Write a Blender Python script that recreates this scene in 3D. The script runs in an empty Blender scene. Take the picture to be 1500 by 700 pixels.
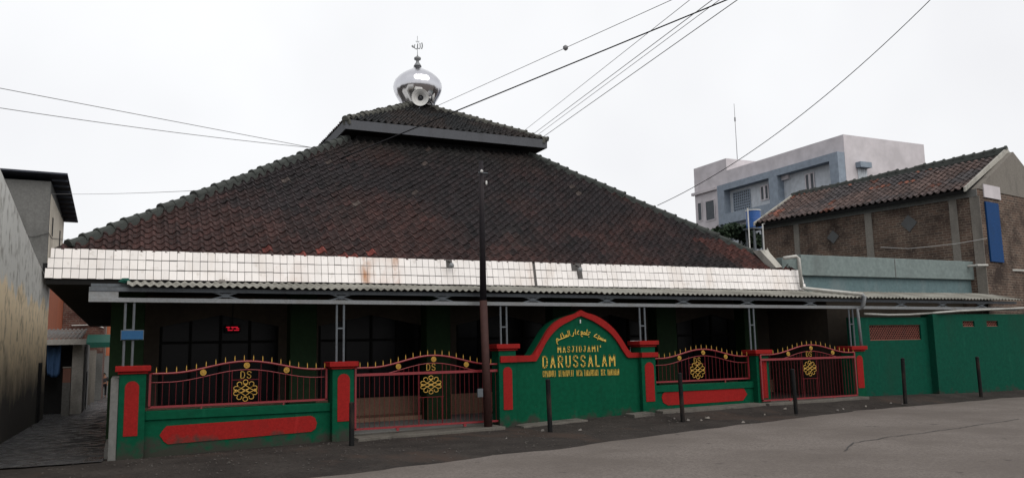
import bpy, bmesh, math, random
from mathutils import Vector, Matrix, noise
random.seed(7)
S = bpy.context.scene
COL = S.collection
V = Vector
PI = math.pi

# ------------------------------------------------------------------ camera solve
CX, CY = 750.0, 350.0
_d, _r = (180.0, 524.0), (3300.0, 458.0)
FL = math.sqrt(-((_d[0]-CX)*(_r[0]-CX)+(_d[1]-CY)*(_r[1]-CY)))
EY = V((_d[0]-CX, -(_d[1]-CY), -FL)).normalized()
EX = V((_r[0]-CX, -(_r[1]-CY), -FL)).normalized()
EZ = EX.cross(EY).normalized()
ROT = Matrix((EX, EY, EZ))
H = 1.7
def ray(u, v): return ROT @ V((u-CX, -(v-CY), -FL))
def pX(u, v, x): d = ray(u, v); return V((x, d.y*x/d.x, H+d.z*x/d.x))
def pY(u, v, y): d = ray(u, v); return V((d.x*y/d.y, y, H+d.z*y/d.y))
def pZ(u, v, z): d = ray(u, v); t = (z-H)/d.z; return V((d.x*t, d.y*t, z))

# ------------------------------------------------------------------ tagging
def tag(o, label=None, cat=None, group=None, kind=None):
    if label: o['label'] = label
    if cat: o['category'] = cat
    if group: o['group'] = group
    if kind: o['kind'] = kind
    return o
def thing(name, label, cat, loc=(0, 0, 0), group=None):
    o = bpy.data.objects.new(name, None); COL.objects.link(o)
    o.location = loc; o.empty_display_size = .2
    return tag(o, label, cat, group)

# ------------------------------------------------------------------ materials
def newmat(name):
    m = bpy.data.materials.new(name); m.use_nodes = True
    nt = m.node_tree; return m, nt, nt.nodes['Principled BSDF']
def N(nt, t, **k):
    n = nt.nodes.new(t)
    for a, b in k.items(): setattr(n, a, b)
    return n
def mixc(nt, fac, a, b):
    m = N(nt, 'ShaderNodeMix', data_type='RGBA')
    for sock, val in ((m.inputs[0], fac), (m.inputs[6], a), (m.inputs[7], b)):
        if isinstance(val, bpy.types.NodeSocket): nt.links.new(val, sock)
        elif isinstance(val, (int, float)): sock.default_value = val
        else: sock.default_value = (*val, 1)
    return m.outputs[2]
def ramp(nt, src, lo, hi):
    r = N(nt, 'ShaderNodeMapRange'); nt.links.new(src, r.inputs[0])
    r.inputs[1].default_value = lo; r.inputs[2].default_value = hi
    return r.outputs[0]
def nz(nt, scale, detail=5, vec=None, rough=.55, stretch=None):
    n = N(nt, 'ShaderNodeTexNoise'); n.inputs['Scale'].default_value = scale
    n.inputs['Detail'].default_value = detail; n.inputs['Roughness'].default_value = rough
    g = N(nt, 'ShaderNodeNewGeometry').outputs['Position'] if vec is None else vec
    if stretch:
        mp = N(nt, 'ShaderNodeMapping'); mp.inputs['Scale'].default_value = stretch
        nt.links.new(g, mp.inputs[0]); g = mp.outputs[0]
    nt.links.new(g, n.inputs['Vector'])
    return n.outputs['Fac']
def bump(nt, b, src, strength=.3, dist=.01):
    n = N(nt, 'ShaderNodeBump'); n.inputs['Strength'].default_value = strength
    n.inputs['Distance'].default_value = dist
    nt.links.new(src, n.inputs['Height']); nt.links.new(n.outputs[0], b.inputs['Normal'])
def paint(name, c, dirt=(.06, .05, .045), amt=.5, rough=.6, scale=1.3, streak=True, metal=0, bumps=.25, base=None):
    m, nt, b = newmat(name)
    f1 = nz(nt, scale, 6, stretch=(1, 1, .35) if streak else None)
    f2 = nz(nt, scale*9, 4)
    c1 = mixc(nt, ramp(nt, f2, .35, .7), [x*.86 for x in c], [min(1, x*1.1) for x in c])
    k = N(nt, 'ShaderNodeMath', operation='MULTIPLY'); nt.links.new(ramp(nt, f1, .5, .78), k.inputs[0]); k.inputs[1].default_value = amt
    cc = mixc(nt, k.outputs[0], c1, dirt)
    if base:          # rain-splashed mud and faded chalky runs on painted masonry
        sx = N(nt, 'ShaderNodeSeparateXYZ'); nt.links.new(N(nt, 'ShaderNodeNewGeometry').outputs['Position'], sx.inputs[0])
        w1 = N(nt, 'ShaderNodeMath', operation='MULTIPLY_ADD'); nt.links.new(nz(nt, 3.5, 7), w1.inputs[0]); w1.inputs[1].default_value = -1.1; nt.links.new(sx.outputs[2], w1.inputs[2])
        cc = mixc(nt, ramp(nt, w1.outputs[0], -.38, -.60), cc, base)
        cc = mixc(nt, ramp(nt, nz(nt, 2.2, 7, stretch=(2.2, 2.2, .25)), .64, .88), cc, [x*1.5+.006 for x in c])
        cc = mixc(nt, ramp(nt, nz(nt, 30, 3), .72, .76), cc, [x*.8+.03 for x in c])
    nt.links.new(cc, b.inputs['Base Color'])
    b.inputs['Roughness'].default_value = rough; b.inputs['Metallic'].default_value = metal
    if bumps: bump(nt, b, nz(nt, scale*22, 5), bumps, .006)
    return m
M = {}
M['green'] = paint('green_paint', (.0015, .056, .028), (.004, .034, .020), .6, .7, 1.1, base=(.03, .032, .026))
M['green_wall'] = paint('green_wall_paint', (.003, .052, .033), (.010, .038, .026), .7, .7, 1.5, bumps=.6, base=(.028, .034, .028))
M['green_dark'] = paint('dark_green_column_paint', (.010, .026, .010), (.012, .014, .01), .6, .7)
M['red'] = paint('red_paint', (.215, .012, .011), (.11, .014, .012), .5, .7, 3, base=(.06, .03, .025))
M['rail'] = paint('red_gate_paint', (.175, .012, .017), (.07, .013, .013), .5, .4, 5, False, 0, .1)
M['gold'] = paint('gold_paint', (.40, .235, .035), (.22, .12, .03), .5, .45, 8, False, .15, 0)
M['cement'] = paint('raw_cement', (.13, .13, .126), (.06, .06, .057), .8, .9, 1.4, bumps=.6)
M['cement_pale'] = paint('pale_cement', (.16, .148, .132), (.08, .074, .068), .8, .9, 2, bumps=.6)
M['steel'] = paint('grey_steel_paint', (.10, .112, .125), (.06, .06, .06), .6, .5, 2.5, False, .2, .1)
M['steel_light'] = paint('pale_steel_paint', (.20, .21, .22), (.15, .14, .12), .6, .5, 3, False, .1, .1)
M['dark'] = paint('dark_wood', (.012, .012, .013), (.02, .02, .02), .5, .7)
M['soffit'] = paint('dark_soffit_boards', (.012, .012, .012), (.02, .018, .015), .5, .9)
M['pvc'] = paint('grey_white_pvc', (.34, .34, .32), (.2, .18, .15), .6, .4, 4, False, 0, 0)
M['aqua'] = paint('weathered_aqua_render', (.15, .185, .182), (.09, .1, .1), .85, .85, .9, bumps=.5)
M['aqua_dark'] = paint('stained_aqua_render', (.10, .15, .16), (.17, .19, .195), .6, .85, 1.6, bumps=.5)
M['sidewall'] = paint('cream_render', (.55, .50, .42), (.16, .13, .1), .7, .9, .8, bumps=.5)
M['inner'] = paint('shade_dark_wall_paint', (.060, .050, .040), (.035, .03, .026), .7, .8, .8)  # the veranda's deep shade is put into this low wall colour
M['plinth'] = paint('tan_plinth_tiles', (.20, .13, .09), (.09, .06, .045), .7, .6, 2)
M['orange'] = paint('orange_render', (.30, .095, .05), (.16, .06, .035), .6, .85, 1)
M['awning_green'] = paint('green_awning', (.008, .060, .045), (.015, .03, .025), .5, .6)
M['office_white'] = paint('office_white_render', (.47, .445, .465), (.40, .375, .395), .5, .8, .1, bumps=.05)
M['office_side'] = paint('office_recess_render', (.42, .45, .485), (.35, .38, .42), .5, .8, .3, bumps=.1)
M['office_grey'] = paint('office_slate_cladding', (.21, .25, .30), (.17, .20, .245), .5, .7, .3, bumps=.1)
M['blue'] = paint('blue_plastic', (.008, .07, .26), (.01, .05, .17), .5, .45, 2, False, 0, 0)
M['blue_sign'] = paint('blue_sign_paint', (.02, .075, .17), (.03, .10, .16), .5, .45, 9, False, 0, 0)
M['tarp'] = paint('blue_tarp', (.035, .075, .16), (.02, .04, .09), .7, .6, 4)
M['post'] = paint('black_iron_post', (.007, .0075, .008), (.06, .035, .025), .6, .7, 5)
M['pole'] = paint('rusty_dark_steel_pole', (.042, .020, .018), (.02, .018, .018), .9, .65, 1.2)
M['pole_top'] = paint('dark_pole_steel', (.014, .013, .016), (.03, .02, .02), .5, .6)
M['wire'] = paint('black_cable', (.012, .012, .014), (.02, .02, .02), .1, .6, 5, False, 0, 0)
M['wire_pale'] = paint('grey_cable', (.20, .20, .21), (.1, .1, .1), .1, .6, 5, False, 0, 0)
M['white'] = paint('white_plastic', (.5, .5, .49), (.4, .38, .34), .4, .45, 6, False, 0, 0)
M['litter'] = paint('pale_litter', (.15, .14, .13), (.08, .07, .06), .6, .7, 20, False, 0, 0)
M['clip'] = paint('roof_edge_render', (.33, .32, .29), (.1, .1, .09), .9, .9, 3)
M['cloth_grey'] = paint('grey_shirt_cloth', (.035, .036, .04), (.02, .02, .02), .5, .9, 20, False, 0, 0)
M['cloth_dark'] = paint('dark_trouser_cloth', (.012, .012, .015), (.02, .02, .02), .3, .9, 20, False, 0, 0)
M['skin'] = paint('brown_skin', (.22, .11, .07), (.2, .1, .06), .2, .6, 20, False, 0, 0)
def simple(name, c, rough=.5, metal=0, emit=None):
    m, nt, b = newmat(name); b.inputs['Base Color'].default_value = (*c, 1)
    b.inputs['Roughness'].default_value = rough; b.inputs['Metallic'].default_value = metal
    if emit: b.inputs['Emission Color'].default_value = (*c, 1); b.inputs['Emission Strength'].default_value = emit
    return m
M['led'] = simple('red_led', (1, .02, .05), .4, 0, .35)
M['glass'] = simple('dark_window_glass', (.004, .0045, .006), .3)
M['glass_far'] = paint('grey_window_glass', (.06, .07, .08), (.1, .11, .12), .7, .2, .4, False, 0, 0)
M['chrome'] = simple('polished_steel_dome', (.58, .58, .61), .16, 1)
M['hair'] = simple('black_hair', (.01, .009, .008), .7)
def m_attr(name, rough, bumpscale=60, bs=.4):      # per-tile colour lives in the mesh
    m, nt, b = newmat(name)
    a = N(nt, 'ShaderNodeVertexColor'); a.layer_name = 'Col'
    f = nz(nt, 26, 5); f2 = nz(nt, 3.2, 6)
    sc = N(nt, 'ShaderNodeVectorMath', operation='SCALE'); nt.links.new(a.outputs[0], sc.inputs[0]); sc.inputs['Scale'].default_value = .50
    c = mixc(nt, ramp(nt, f, .45, .75), sc.outputs[0], (.017, .017, .017))
    k = N(nt, 'ShaderNodeMath', operation='MULTIPLY'); nt.links.new(ramp(nt, f2, .5, .7), k.inputs[0]); k.inputs[1].default_value = .55
    nt.links.new(mixc(nt, k.outputs[0], c, (.009, .010, .011)), b.inputs['Base Color'])
    b.inputs['Roughness'].default_value = rough
    bump(nt, b, nz(nt, bumpscale, 4), bs, .004)
    return m
M['tile'] = m_attr('clay_roof_tiles', .72)
M['ridge'] = paint('mossy_ridge_cement', (.048, .053, .050), (.026, .026, .025), .8, .9, 3.5, False, 0, .8)
M['ridge_pale'] = paint('lichen_ridge_cement', (.085, .085, .076), (.035, .036, .034), .8, .9, 3.5, False, 0, .8)
def m_fascia():
    m, nt, b = newmat('white_fascia_tiles')
    a = N(nt, 'ShaderNodeVertexColor'); a.layer_name = 'Col'
    g = N(nt, 'ShaderNodeNewGeometry').outputs['Position']
    sx = N(nt, 'ShaderNodeSeparateXYZ'); nt.links.new(g, sx.inputs[0])
    f = nz(nt, 1.6, 6, stretch=(1, 1, .3)); col = a.outputs[0]
    k = N(nt, 'ShaderNodeMath', operation='MULTIPLY'); nt.links.new(ramp(nt, f, .52, .75), k.inputs[0]); k.inputs[1].default_value = .5
    col = mixc(nt, k.outputs[0], col, (.46, .38, .31))
    col = mixc(nt, ramp(nt, nz(nt, 9, 6), .58, .85), col, (.40, .36, .32))
    nn = nz(nt, 5, 5, stretch=(1, 1, .4))
    for cx, w, s in ((4.91, .16, 1.05), (5.62, .12, .6), (5.2, .8, .3), (3.3, .8, .16), (9.1, .25, .2)):     # rust runs down the tiles
        d = N(nt, 'ShaderNodeMath', operation='SUBTRACT'); nt.links.new(sx.outputs[0], d.inputs[0]); d.inputs[1].default_value = cx
        e = N(nt, 'ShaderNodeMath', operation='ABSOLUTE'); nt.links.new(d.outputs[0], e.inputs[0])
        r = N(nt, 'ShaderNodeMapRange'); r.interpolation_type = 'SMOOTHSTEP'; nt.links.new(e.outputs[0], r.inputs[0])
        r.inputs[1].default_value = w; r.inputs[2].default_value = w*.15; r.inputs[3].default_value = 0; r.inputs[4].default_value = s
        q = N(nt, 'ShaderNodeMath', operation='MULTIPLY'); nt.links.new(r.outputs[0], q.inputs[0]); nt.links.new(ramp(nt, nn, .38, .68), q.inputs[1])
        col = mixc(nt, q.outputs[0], col, (.36, .17, .08))
    nt.links.new(col, b.inputs['Base Color']); b.inputs['Roughness'].default_value = .75
    return m
M['fascia'] = m_fascia()
def m_ground():
    m, nt, b = newmat('dirt_verge')
    c = mixc(nt, ramp(nt, nz(nt, 1.1, 8), .35, .65), (.020, .017, .0155), (.036, .031, .028))
    c = mixc(nt, ramp(nt, nz(nt, 14, 6), .5, .7), c, (.014, .012, .011))
    c = mixc(nt, ramp(nt, nz(nt, 45, 3), .66, .74), c, (.075, .07, .065))
    c = mixc(nt, ramp(nt, nz(nt, .7, 5, stretch=(1, .5, 1)), .56, .66), c, (.040, .029, .024))
    nt.links.new(c, b.inputs['Base Color']); b.inputs['Roughness'].default_value = .95
    bump(nt, b, nz(nt, 18, 8), .8, .03)
    return m
def m_road():
    m, nt, b = newmat('worn_asphalt')
    c = mixc(nt, ramp(nt, nz(nt, .5, 7), .38, .62), (.104, .090, .080), (.150, .132, .120))
    c = mixc(nt, ramp(nt, nz(nt, 28, 8, rough=.75), .42, .62), c, (.084, .072, .066))
    c = mixc(nt, ramp(nt, nz(nt, 120, 2), .62, .7), c, (.13, .12, .115))
    c = mixc(nt, ramp(nt, nz(nt, 2.5, 4), .66, .72), c, (.055, .048, .045))
    nt.links.new(c, b.inputs['Base Color']); b.inputs['Roughness'].default_value = .9
    bump(nt, b, nz(nt, 90, 4), .5, .008)
    return m
def m_alley():
    m, nt, b = newmat('wet_broken_paving')
    f = nz(nt, 2.6, 7)
    nt.links.new(mixc(nt, ramp(nt, nz(nt, 5, 6), .4, .6), (.012, .0125, .015), (.032, .032, .034)), b.inputs['Base Color'])
    r = N(nt, 'ShaderNodeMapRange'); nt.links.new(f, r.inputs[0]); r.inputs[1].default_value = .44; r.inputs[2].default_value = .58
    r.inputs[3].default_value = .16; r.inputs[4].default_value = .8
    nt.links.new(r.outputs[0], b.inputs['Roughness'])
    bump(nt, b, nz(nt, 6, 8), 1, .12)
    return m
M['ground'] = m_ground(); M['road'] = m_road(); M['alley'] = m_alley()
def m_brick(name, c1, c2, mortar, bw=.21, bh=.075, off=.5, axis='x', msize=.014, fade=.6):
    m, nt, b = newmat(name)
    tc = N(nt, 'ShaderNodeTexCoord').outputs['UV']
    br = N(nt, 'ShaderNodeTexBrick'); br.offset = off
    nt.links.new(tc, br.inputs['Vector'])
    br.inputs['Scale'].default_value = 1; br.inputs['Brick Width'].default_value = bw; br.inputs['Row Height'].default_value = bh
    br.inputs['Mortar Size'].default_value = msize; br.inputs['Mortar Smooth'].default_value = .2
    br.inputs['Color1'].default_value = (*c1, 1); br.inputs['Color2'].default_value = (*c2, 1); br.inputs['Mortar'].default_value = (*mortar, 1)
    c = mixc(nt, ramp(nt, nz(nt, 1.1, 6), .42, .66), br.outputs['Color'], [x*fade for x in c2])
    c = mixc(nt, ramp(nt, nz(nt, 11, 5), .55, .75), c, mortar)
    nt.links.new(c, b.inputs['Base Color']); b.inputs['Roughness'].default_value = .9
    inv = N(nt, 'ShaderNodeMath', operation='SUBTRACT'); inv.inputs[0].default_value = 1; nt.links.new(br.outputs['Fac'], inv.inputs[1])
    bump(nt, b, inv.outputs[0], .8, .012)
    return m
M['brick'] = m_brick('old_brickwork', (.110, .068, .052), (.058, .042, .036), (.155, .125, .10), bw=.27, bh=.088, msize=.016)
M['brick_red'] = m_brick('red_brickwork', (.15, .06, .045), (.10, .05, .042), (.17, .13, .11), bw=.34, bh=.12, msize=.02)
def m_nearhouse():
    m, nt, b = newmat('two_tone_old_render')
    g = N(nt, 'ShaderNodeNewGeometry').outputs['Position']
    sx = N(nt, 'ShaderNodeSeparateXYZ'); nt.links.new(g, sx.inputs[0])
    n1 = nz(nt, .9, 6)
    ad = N(nt, 'ShaderNodeMath', operation='MULTIPLY_ADD'); nt.links.new(n1, ad.inputs[0]); ad.inputs[1].default_value = 1.8; nt.links.new(sx.outputs[2], ad.inputs[2])
    c = mixc(nt, ramp(nt, ad.outputs[0], 4.35, 4.55), (.80, .66, .46), (.60, .60, .57))
    c = mixc(nt, ramp(nt, ad.outputs[0], 2.9, 1.5), c, (.10, .095, .09))
    c = mixc(nt, ramp(nt, nz(nt, 3, 6), .5, .8), c, (.12, .11, .09))
    nt.links.new(c, b.inputs['Base Color']); b.inputs['Roughness'].default_value = .9
    bump(nt, b, nz(nt, 20, 5), .5, .01)
    return m
M['nearhouse'] = m_nearhouse()
def m_corr(name, c, dirt):
    m, nt, b = newmat(name)
    cc = mixc(nt, ramp(nt, nz(nt, 1.2, 6), .4, .7), c, dirt)
    cc = mixc(nt, ramp(nt, nz(nt, 14, 4), .55, .75), cc, [x*.6 for x in c])
    nt.links.new(cc, b.inputs['Base Color']); b.inputs['Roughness'].default_value = .8
    return m
M['corr'] = m_corr('fibre_cement_sheet', (.24, .235, .21), (.12, .115, .10))
M['tin'] = m_corr('old_tin_sheet', (.11, .11, .11), (.09, .06, .045))
M['metalroof'] = m_corr('dark_metal_sheet', (.045, .05, .065), (.03, .033, .04))
def m_leaf():
    m, nt, b = newmat('leaf_green')
    oi = N(nt, 'ShaderNodeNewGeometry').outputs['Random Per Island']
    nt.links.new(mixc(nt, oi, (.02, .036, .022), (.045, .066, .04)), b.inputs['Base Color']); b.inputs['Roughness'].default_value = .7
    return m
M['leaf'] = m_leaf()
M['horn_dark'] = paint('dark_horn_throat', (.06, .063, .07), (.03, .03, .03), .3, .7, 8, False, 0, 0)
M['grout'] = paint('grey_tile_grout', (.10, .095, .092), (.04, .04, .04), .6, .9, 3)
M['tank_blue'] = paint('faded_blue_sheet', (.006, .04, .13), (.01, .03, .07), .6, .7, 2)
M['bars'] = paint('dark_red_bars', (.11, .012, .016), (.05, .012, .012), .5, .7, 5, False, 0, 0)
M['slab'] = paint('worn_concrete_slab', (.095, .088, .078), (.04, .036, .033), .9, .9, 3, False, 0, .8)
M['frame_black'] = paint('black_window_frame', (.006, .006, .006), (.01, .01, .01), .3, .8)
M['stone'] = paint('dark_pebbles', (.055, .05, .046), (.03, .028, .026), .6, .9, 20, False, 0, 0)
M['shed_wall'] = paint('pale_stained_render', (.27, .26, .245), (.07, .068, .06), .9, .9, 1.6, bumps=.5)
M['post_brick'] = paint('pinkish_brick', (.20, .10, .08), (.1, .06, .05), .6, .9, 6)

for k_, m_ in M.items():
    if k_ not in ('chrome', 'alley', 'rail', 'gold', 'blue', 'pvc'):
        m_.node_tree.nodes['Principled BSDF'].inputs['Specular IOR Level'].default_value = .06 if k_ in ('green', 'green_wall', 'red') else .12
# ------------------------------------------------------------------ mesh builder
class MB:
    def __init__(s): s.v = []; s.f = []; s.c = []; s.smooth = False; s.uvw = []
    def add(s, vs, fs, col=None):
        n = len(s.v); s.v += [V(p) for p in vs]; s.f += [tuple(i+n for i in f) for f in fs]
        s.c += [col]*len(fs); return s
    def box(s, x0, x1, y0, y1, z0, z1, col=None):
        return s.add([(x0,y0,z0),(x1,y0,z0),(x1,y1,z0),(x0,y1,z0),(x0,y0,z1),(x1,y0,z1),(x1,y1,z1),(x0,y1,z1)],
                     [(0,3,2,1),(4,5,6,7),(0,1,5,4),(1,2,6,5),(2,3,7,6),(3,0,4,7)], col)
    def hexa(s, a, b, col=None):      # bottom quad a, top quad b
        return s.add(list(a)+list(b), [(3,2,1,0),(4,5,6,7),(0,1,5,4),(1,2,6,5),(2,3,7,6),(3,0,4,7)], col)
    def prism(s, pts, d, col=None):   # polygon (3d points) extruded by vector d
        n = len(pts); d = V(d)
        return s.add([V(p) for p in pts]+[V(p)+d for p in pts],
                     [tuple(range(n)), tuple(range(2*n-1, n-1, -1))]+[(i, i+n, (i+1) % n+n, (i+1) % n) for i in range(n)], col)
    def tube(s, pts, r, n=8, caps=True, col=None):
        pts = [V(p) for p in pts]; rs = r if isinstance(r, (list, tuple)) else [r]*len(pts)
        base = len(s.v); up = None
        for i, p in enumerate(pts):
            t = (pts[min(i+1, len(pts)-1)]-pts[max(i-1, 0)]).normalized()
            if up is None: up = V((0, 0, 1)) if abs(t.z) < .9 else V((0, 1, 0))
            a = t.cross(up).normalized(); up = a.cross(t).normalized()
            for k in range(n):
                w = 2*PI*k/n; s.v.append(p+(a*math.cos(w)+up*math.sin(w))*rs[i])
        for i in range(len(pts)-1):
            for k in range(n):
                s.f.append((base+i*n+k, base+i*n+(k+1) % n, base+(i+1)*n+(k+1) % n, base+(i+1)*n+k)); s.c.append(col)
        if caps:
            s.f.append(tuple(base+k for k in range(n-1, -1, -1))); s.c.append(col)
            s.f.append(tuple(base+(len(pts)-1)*n+k for k in range(n))); s.c.append(col)
        return s
    def bar(s, a, b, w, h=None):      # square bar between points
        a, b = V(a), V(b); h = h or w; t = (b-a).normalized()
        up = V((0, 0, 1)) if abs(t.z) < .9 else V((0, 1, 0))
        x = t.cross(up).normalized()*w/2; y = x.cross(t).normalized()*h/2
        return s.hexa([a-x-y, a+x-y, a+x+y, a-x+y], [b-x-y, b+x-y, b+x+y, b-x+y])
    def lathe(s, prof, c, n=24):
        c = V(c); b = len(s.v)
        for r, z in prof:
            for k in range(n): s.v.append(c+V((r*math.cos(2*PI*k/n), r*math.sin(2*PI*k/n), z)))
        for i in range(len(prof)-1):
            for k in range(n):
                s.f.append((b+i*n+k, b+i*n+(k+1) % n, b+(i+1)*n+(k+1) % n, b+(i+1)*n+k)); s.c.append(None)
        s.f.append(tuple(b+k for k in range(n-1, -1, -1))); s.c.append(None)
        s.f.append(tuple(b+(len(prof)-1)*n+k for k in range(n))); s.c.append(None)
        return s
    def build(s, name, mat, parent=None, smooth=False, uv=None, bevel=0, fixn=True):
        me = bpy.data.meshes.new(name); me.from_pydata([tuple(v) for v in s.v], [], s.f)
        if any(c is not None for c in s.c):
            ca = me.color_attributes.new('Col', 'FLOAT_COLOR', 'CORNER'); i = 0
            for p, c in zip(me.polygons, s.c):
                for _ in range(p.loop_total): ca.data[i].color = (*(c or (.5, .5, .5)), 1); i += 1
        if fixn and len(s.f) < 6000:
            bm = bmesh.new(); bm.from_mesh(me); bmesh.ops.recalc_face_normals(bm, faces=bm.faces); bm.to_mesh(me); bm.free()
        if uv:                        # uv = (origin, horizontal dir, vertical dir)
            o, hx, hz = uv; ul = me.uv_layers.new(name='UVMap')
            for p in me.polygons:
                nrm = p.normal
                hh = hx if abs(nrm.dot(hx)) < .7 else hx.cross(V((0, 0, 1)))
                for li in p.loop_indices:
                    q = me.vertices[me.loops[li].vertex_index].co-o
                    ul.data[li].uv = (q.dot(hh), q.dot(hz))
        me.materials.append(mat)
        if smooth:
            for p in me.polygons: p.use_smooth = True
        o = bpy.data.objects.new(name, me); COL.objects.link(o)
        if parent:
            o.parent = parent
            off = V(parent.location); q = parent.parent
            while q: off += V(q.location); q = q.parent
            o.location = -off
        if bevel:
            bv = o.modifiers.new('bevel', 'BEVEL'); bv.width = bevel; bv.segments = 2; bv.limit_method = 'ANGLE'
        return o
def bx(name, mat, parent, x0, x1, y0, y1, z0, z1, **k): return MB().box(x0, x1, y0, y1, z0, z1).build(name, mat, parent, **k)
XY = (V((0, 0, 0)), V((1, 0, 0)), V((0, 0, 1)))

# ------------------------------------------------------------------ ground
GP = [(-60, -.25), (-10, -.2), (.2, -.15), (4.1, -.06), (8, 0), (11.6, .12), (15.3, .16), (18.8, .18), (24.4, .1), (40, .1), (200, .1)]
def g(x):
    for (a, za), (b, zb) in zip(GP, GP[1:]):
        if a <= x <= b: return za+(zb-za)*(x-a)/(b-a)
    return 0
def sm(t): t = max(0, min(1, t)); return t*t*(3-2*t)
def hgt(x, y):
    z = g(x)*sm((y-15.6)/1.3)
    if y > 18: z -= .015*(y-18)*sm((1.5-x)/1.5)
    return z
def axis(segs):
    out = []
    for a, b, st in segs:
        n = max(1, round((b-a)/st)); out += [a+(b-a)*i/n for i in range(n)]
    return out+[segs[-1][1]]
xs = axis([(-140, -12, 16), (-12, 30, .35), (30, 200, 10)]); ys = axis([(-60, 8, 6), (8, 18, .2), (18, 60, 1), (60, 260, 20)])
m = MB()
for y in ys:
    for x in xs:
        z = hgt(x, y)
        if 12 < y < 17 and -12 < x < 30: z += (noise.noise(V((x*1.7, y*1.7, 0)))*.02+noise.noise(V((x*5, y*5, 3)))*.012)*sm((y-12.9-.2*x)/.8)
        m.v.append(V((x, y, z-.012)))
nx = len(xs)
for j in range(len(ys)-1):
    for i in range(nx-1): m.f.append((j*nx+i, j*nx+i+1, (j+1)*nx+i+1, (j+1)*nx+i)); m.c.append(None)
tag(m.build('ground', M['ground'], smooth=True, fixn=False), kind='structure')
# road: its far edge runs slightly askew to the mosque front
edge = [(-140, -14), (-30, 3.8), (-12, 8.2), (-5, 10.1), (0, 11.25), (4, 12.15), (7.37, 12.9), (10.2, 13.72), (12.4, 14.24), (15.2, 14.95), (18, 15.42), (22.5, 15.75), (32, 16.2), (60, 17), (200, 20)]
m = MB(); ep = []
for (a, ya), (b, yb) in zip(edge, edge[1:]):
    n = max(1, int((b-a)/.25)) if -12 <= a < 32 else 3
    for i in range(n):
        x = a+(b-a)*i/n; y = ya+(yb-ya)*i/n+(noise.noise(V((x*.8, 0, 5)))*.20+noise.noise(V((x*5, 0, 9)))*.07 if -12 <= x <= 32 else 0)
        ep.append((x, y))
ep.append(edge[-1])
for x, y in ep:
    for k, yy in enumerate((y, y-.15, y-1, -30)): m.v.append(V((x, yy, hgt(x, yy)+(-.004, .012, .016, .02)[k])))
for i in range(len(ep)-1):
    for k in range(3): m.f.append((i*4+k, i*4+k+1, i*4+5+k, i*4+4+k)); m.c.append(None)
tag(m.build('road', M['road'], smooth=True, fixn=False), kind='structure')
# tarred crack across the road
def strip(pts, w, z, name, mat, label=None):
    m = MB(); n = len(pts)
    for i, p in enumerate(pts):
        t = (V(pts[min(i+1, n-1)])-V(pts[max(i-1, 0)])).normalized(); q = V((-t.y, t.x, 0))*w*(.5+.5*abs(noise.noise(V((i*.9, 2, 1))))+.2)
        m.v += [V((p[0]+q.x, p[1]+q.y, z)), V((p[0]-q.x, p[1]-q.y, z))]
    for i in range(n-1): m.f.append((2*i, 2*i+1, 2*i+3, 2*i+2)); m.c.append(None)
    return m.build(name, mat, fixn=False)
ck = [(1236, 660), (1246, 652), (1251, 648), (1262, 646), (1285, 643), (1297, 640), (1312, 638.5), (1335, 635.5), (1352, 634), (1378, 630), (1405, 626.5), (1424, 623.5), (1442, 620.5), (1470, 617), (1500, 612)]
pts = []
for (a, b), (c, d) in zip(ck, ck[1:]):
    for i in range(4): q = pZ(a+(c-a)*i/4, b+(d-b)*i/4, .02); pts.append((q.x+random.uniform(-.02, .02), q.y+random.uniform(-.025, .025), 0))
M['crack'] = simple('crack_tar', (.02, .018, .018), .9)
tag(strip(pts, .015, .0245, 'road_crack', M['crack']), kind='structure')
# alley paving
m = MB(); n1 = axis([(15.5, 90, .5)]); xs2 = axis([(-2.9, -.25, .22)])
for y in n1:
    for x in xs2: m.v.append(V((x, y, hgt(x, y)+.012+noise.noise(V((x*2, y*2, 1)))*.02)))
nx = len(xs2)
for j in range(len(n1)-1):
    for i in range(nx-1): m.f.append((j*nx+i, j*nx+i+1, (j+1)*nx+i+1, (j+1)*nx+i)); m.c.append(None)
tag(m.build('alley_path', M['alley'], smooth=True, fixn=False), kind='structure')

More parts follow.
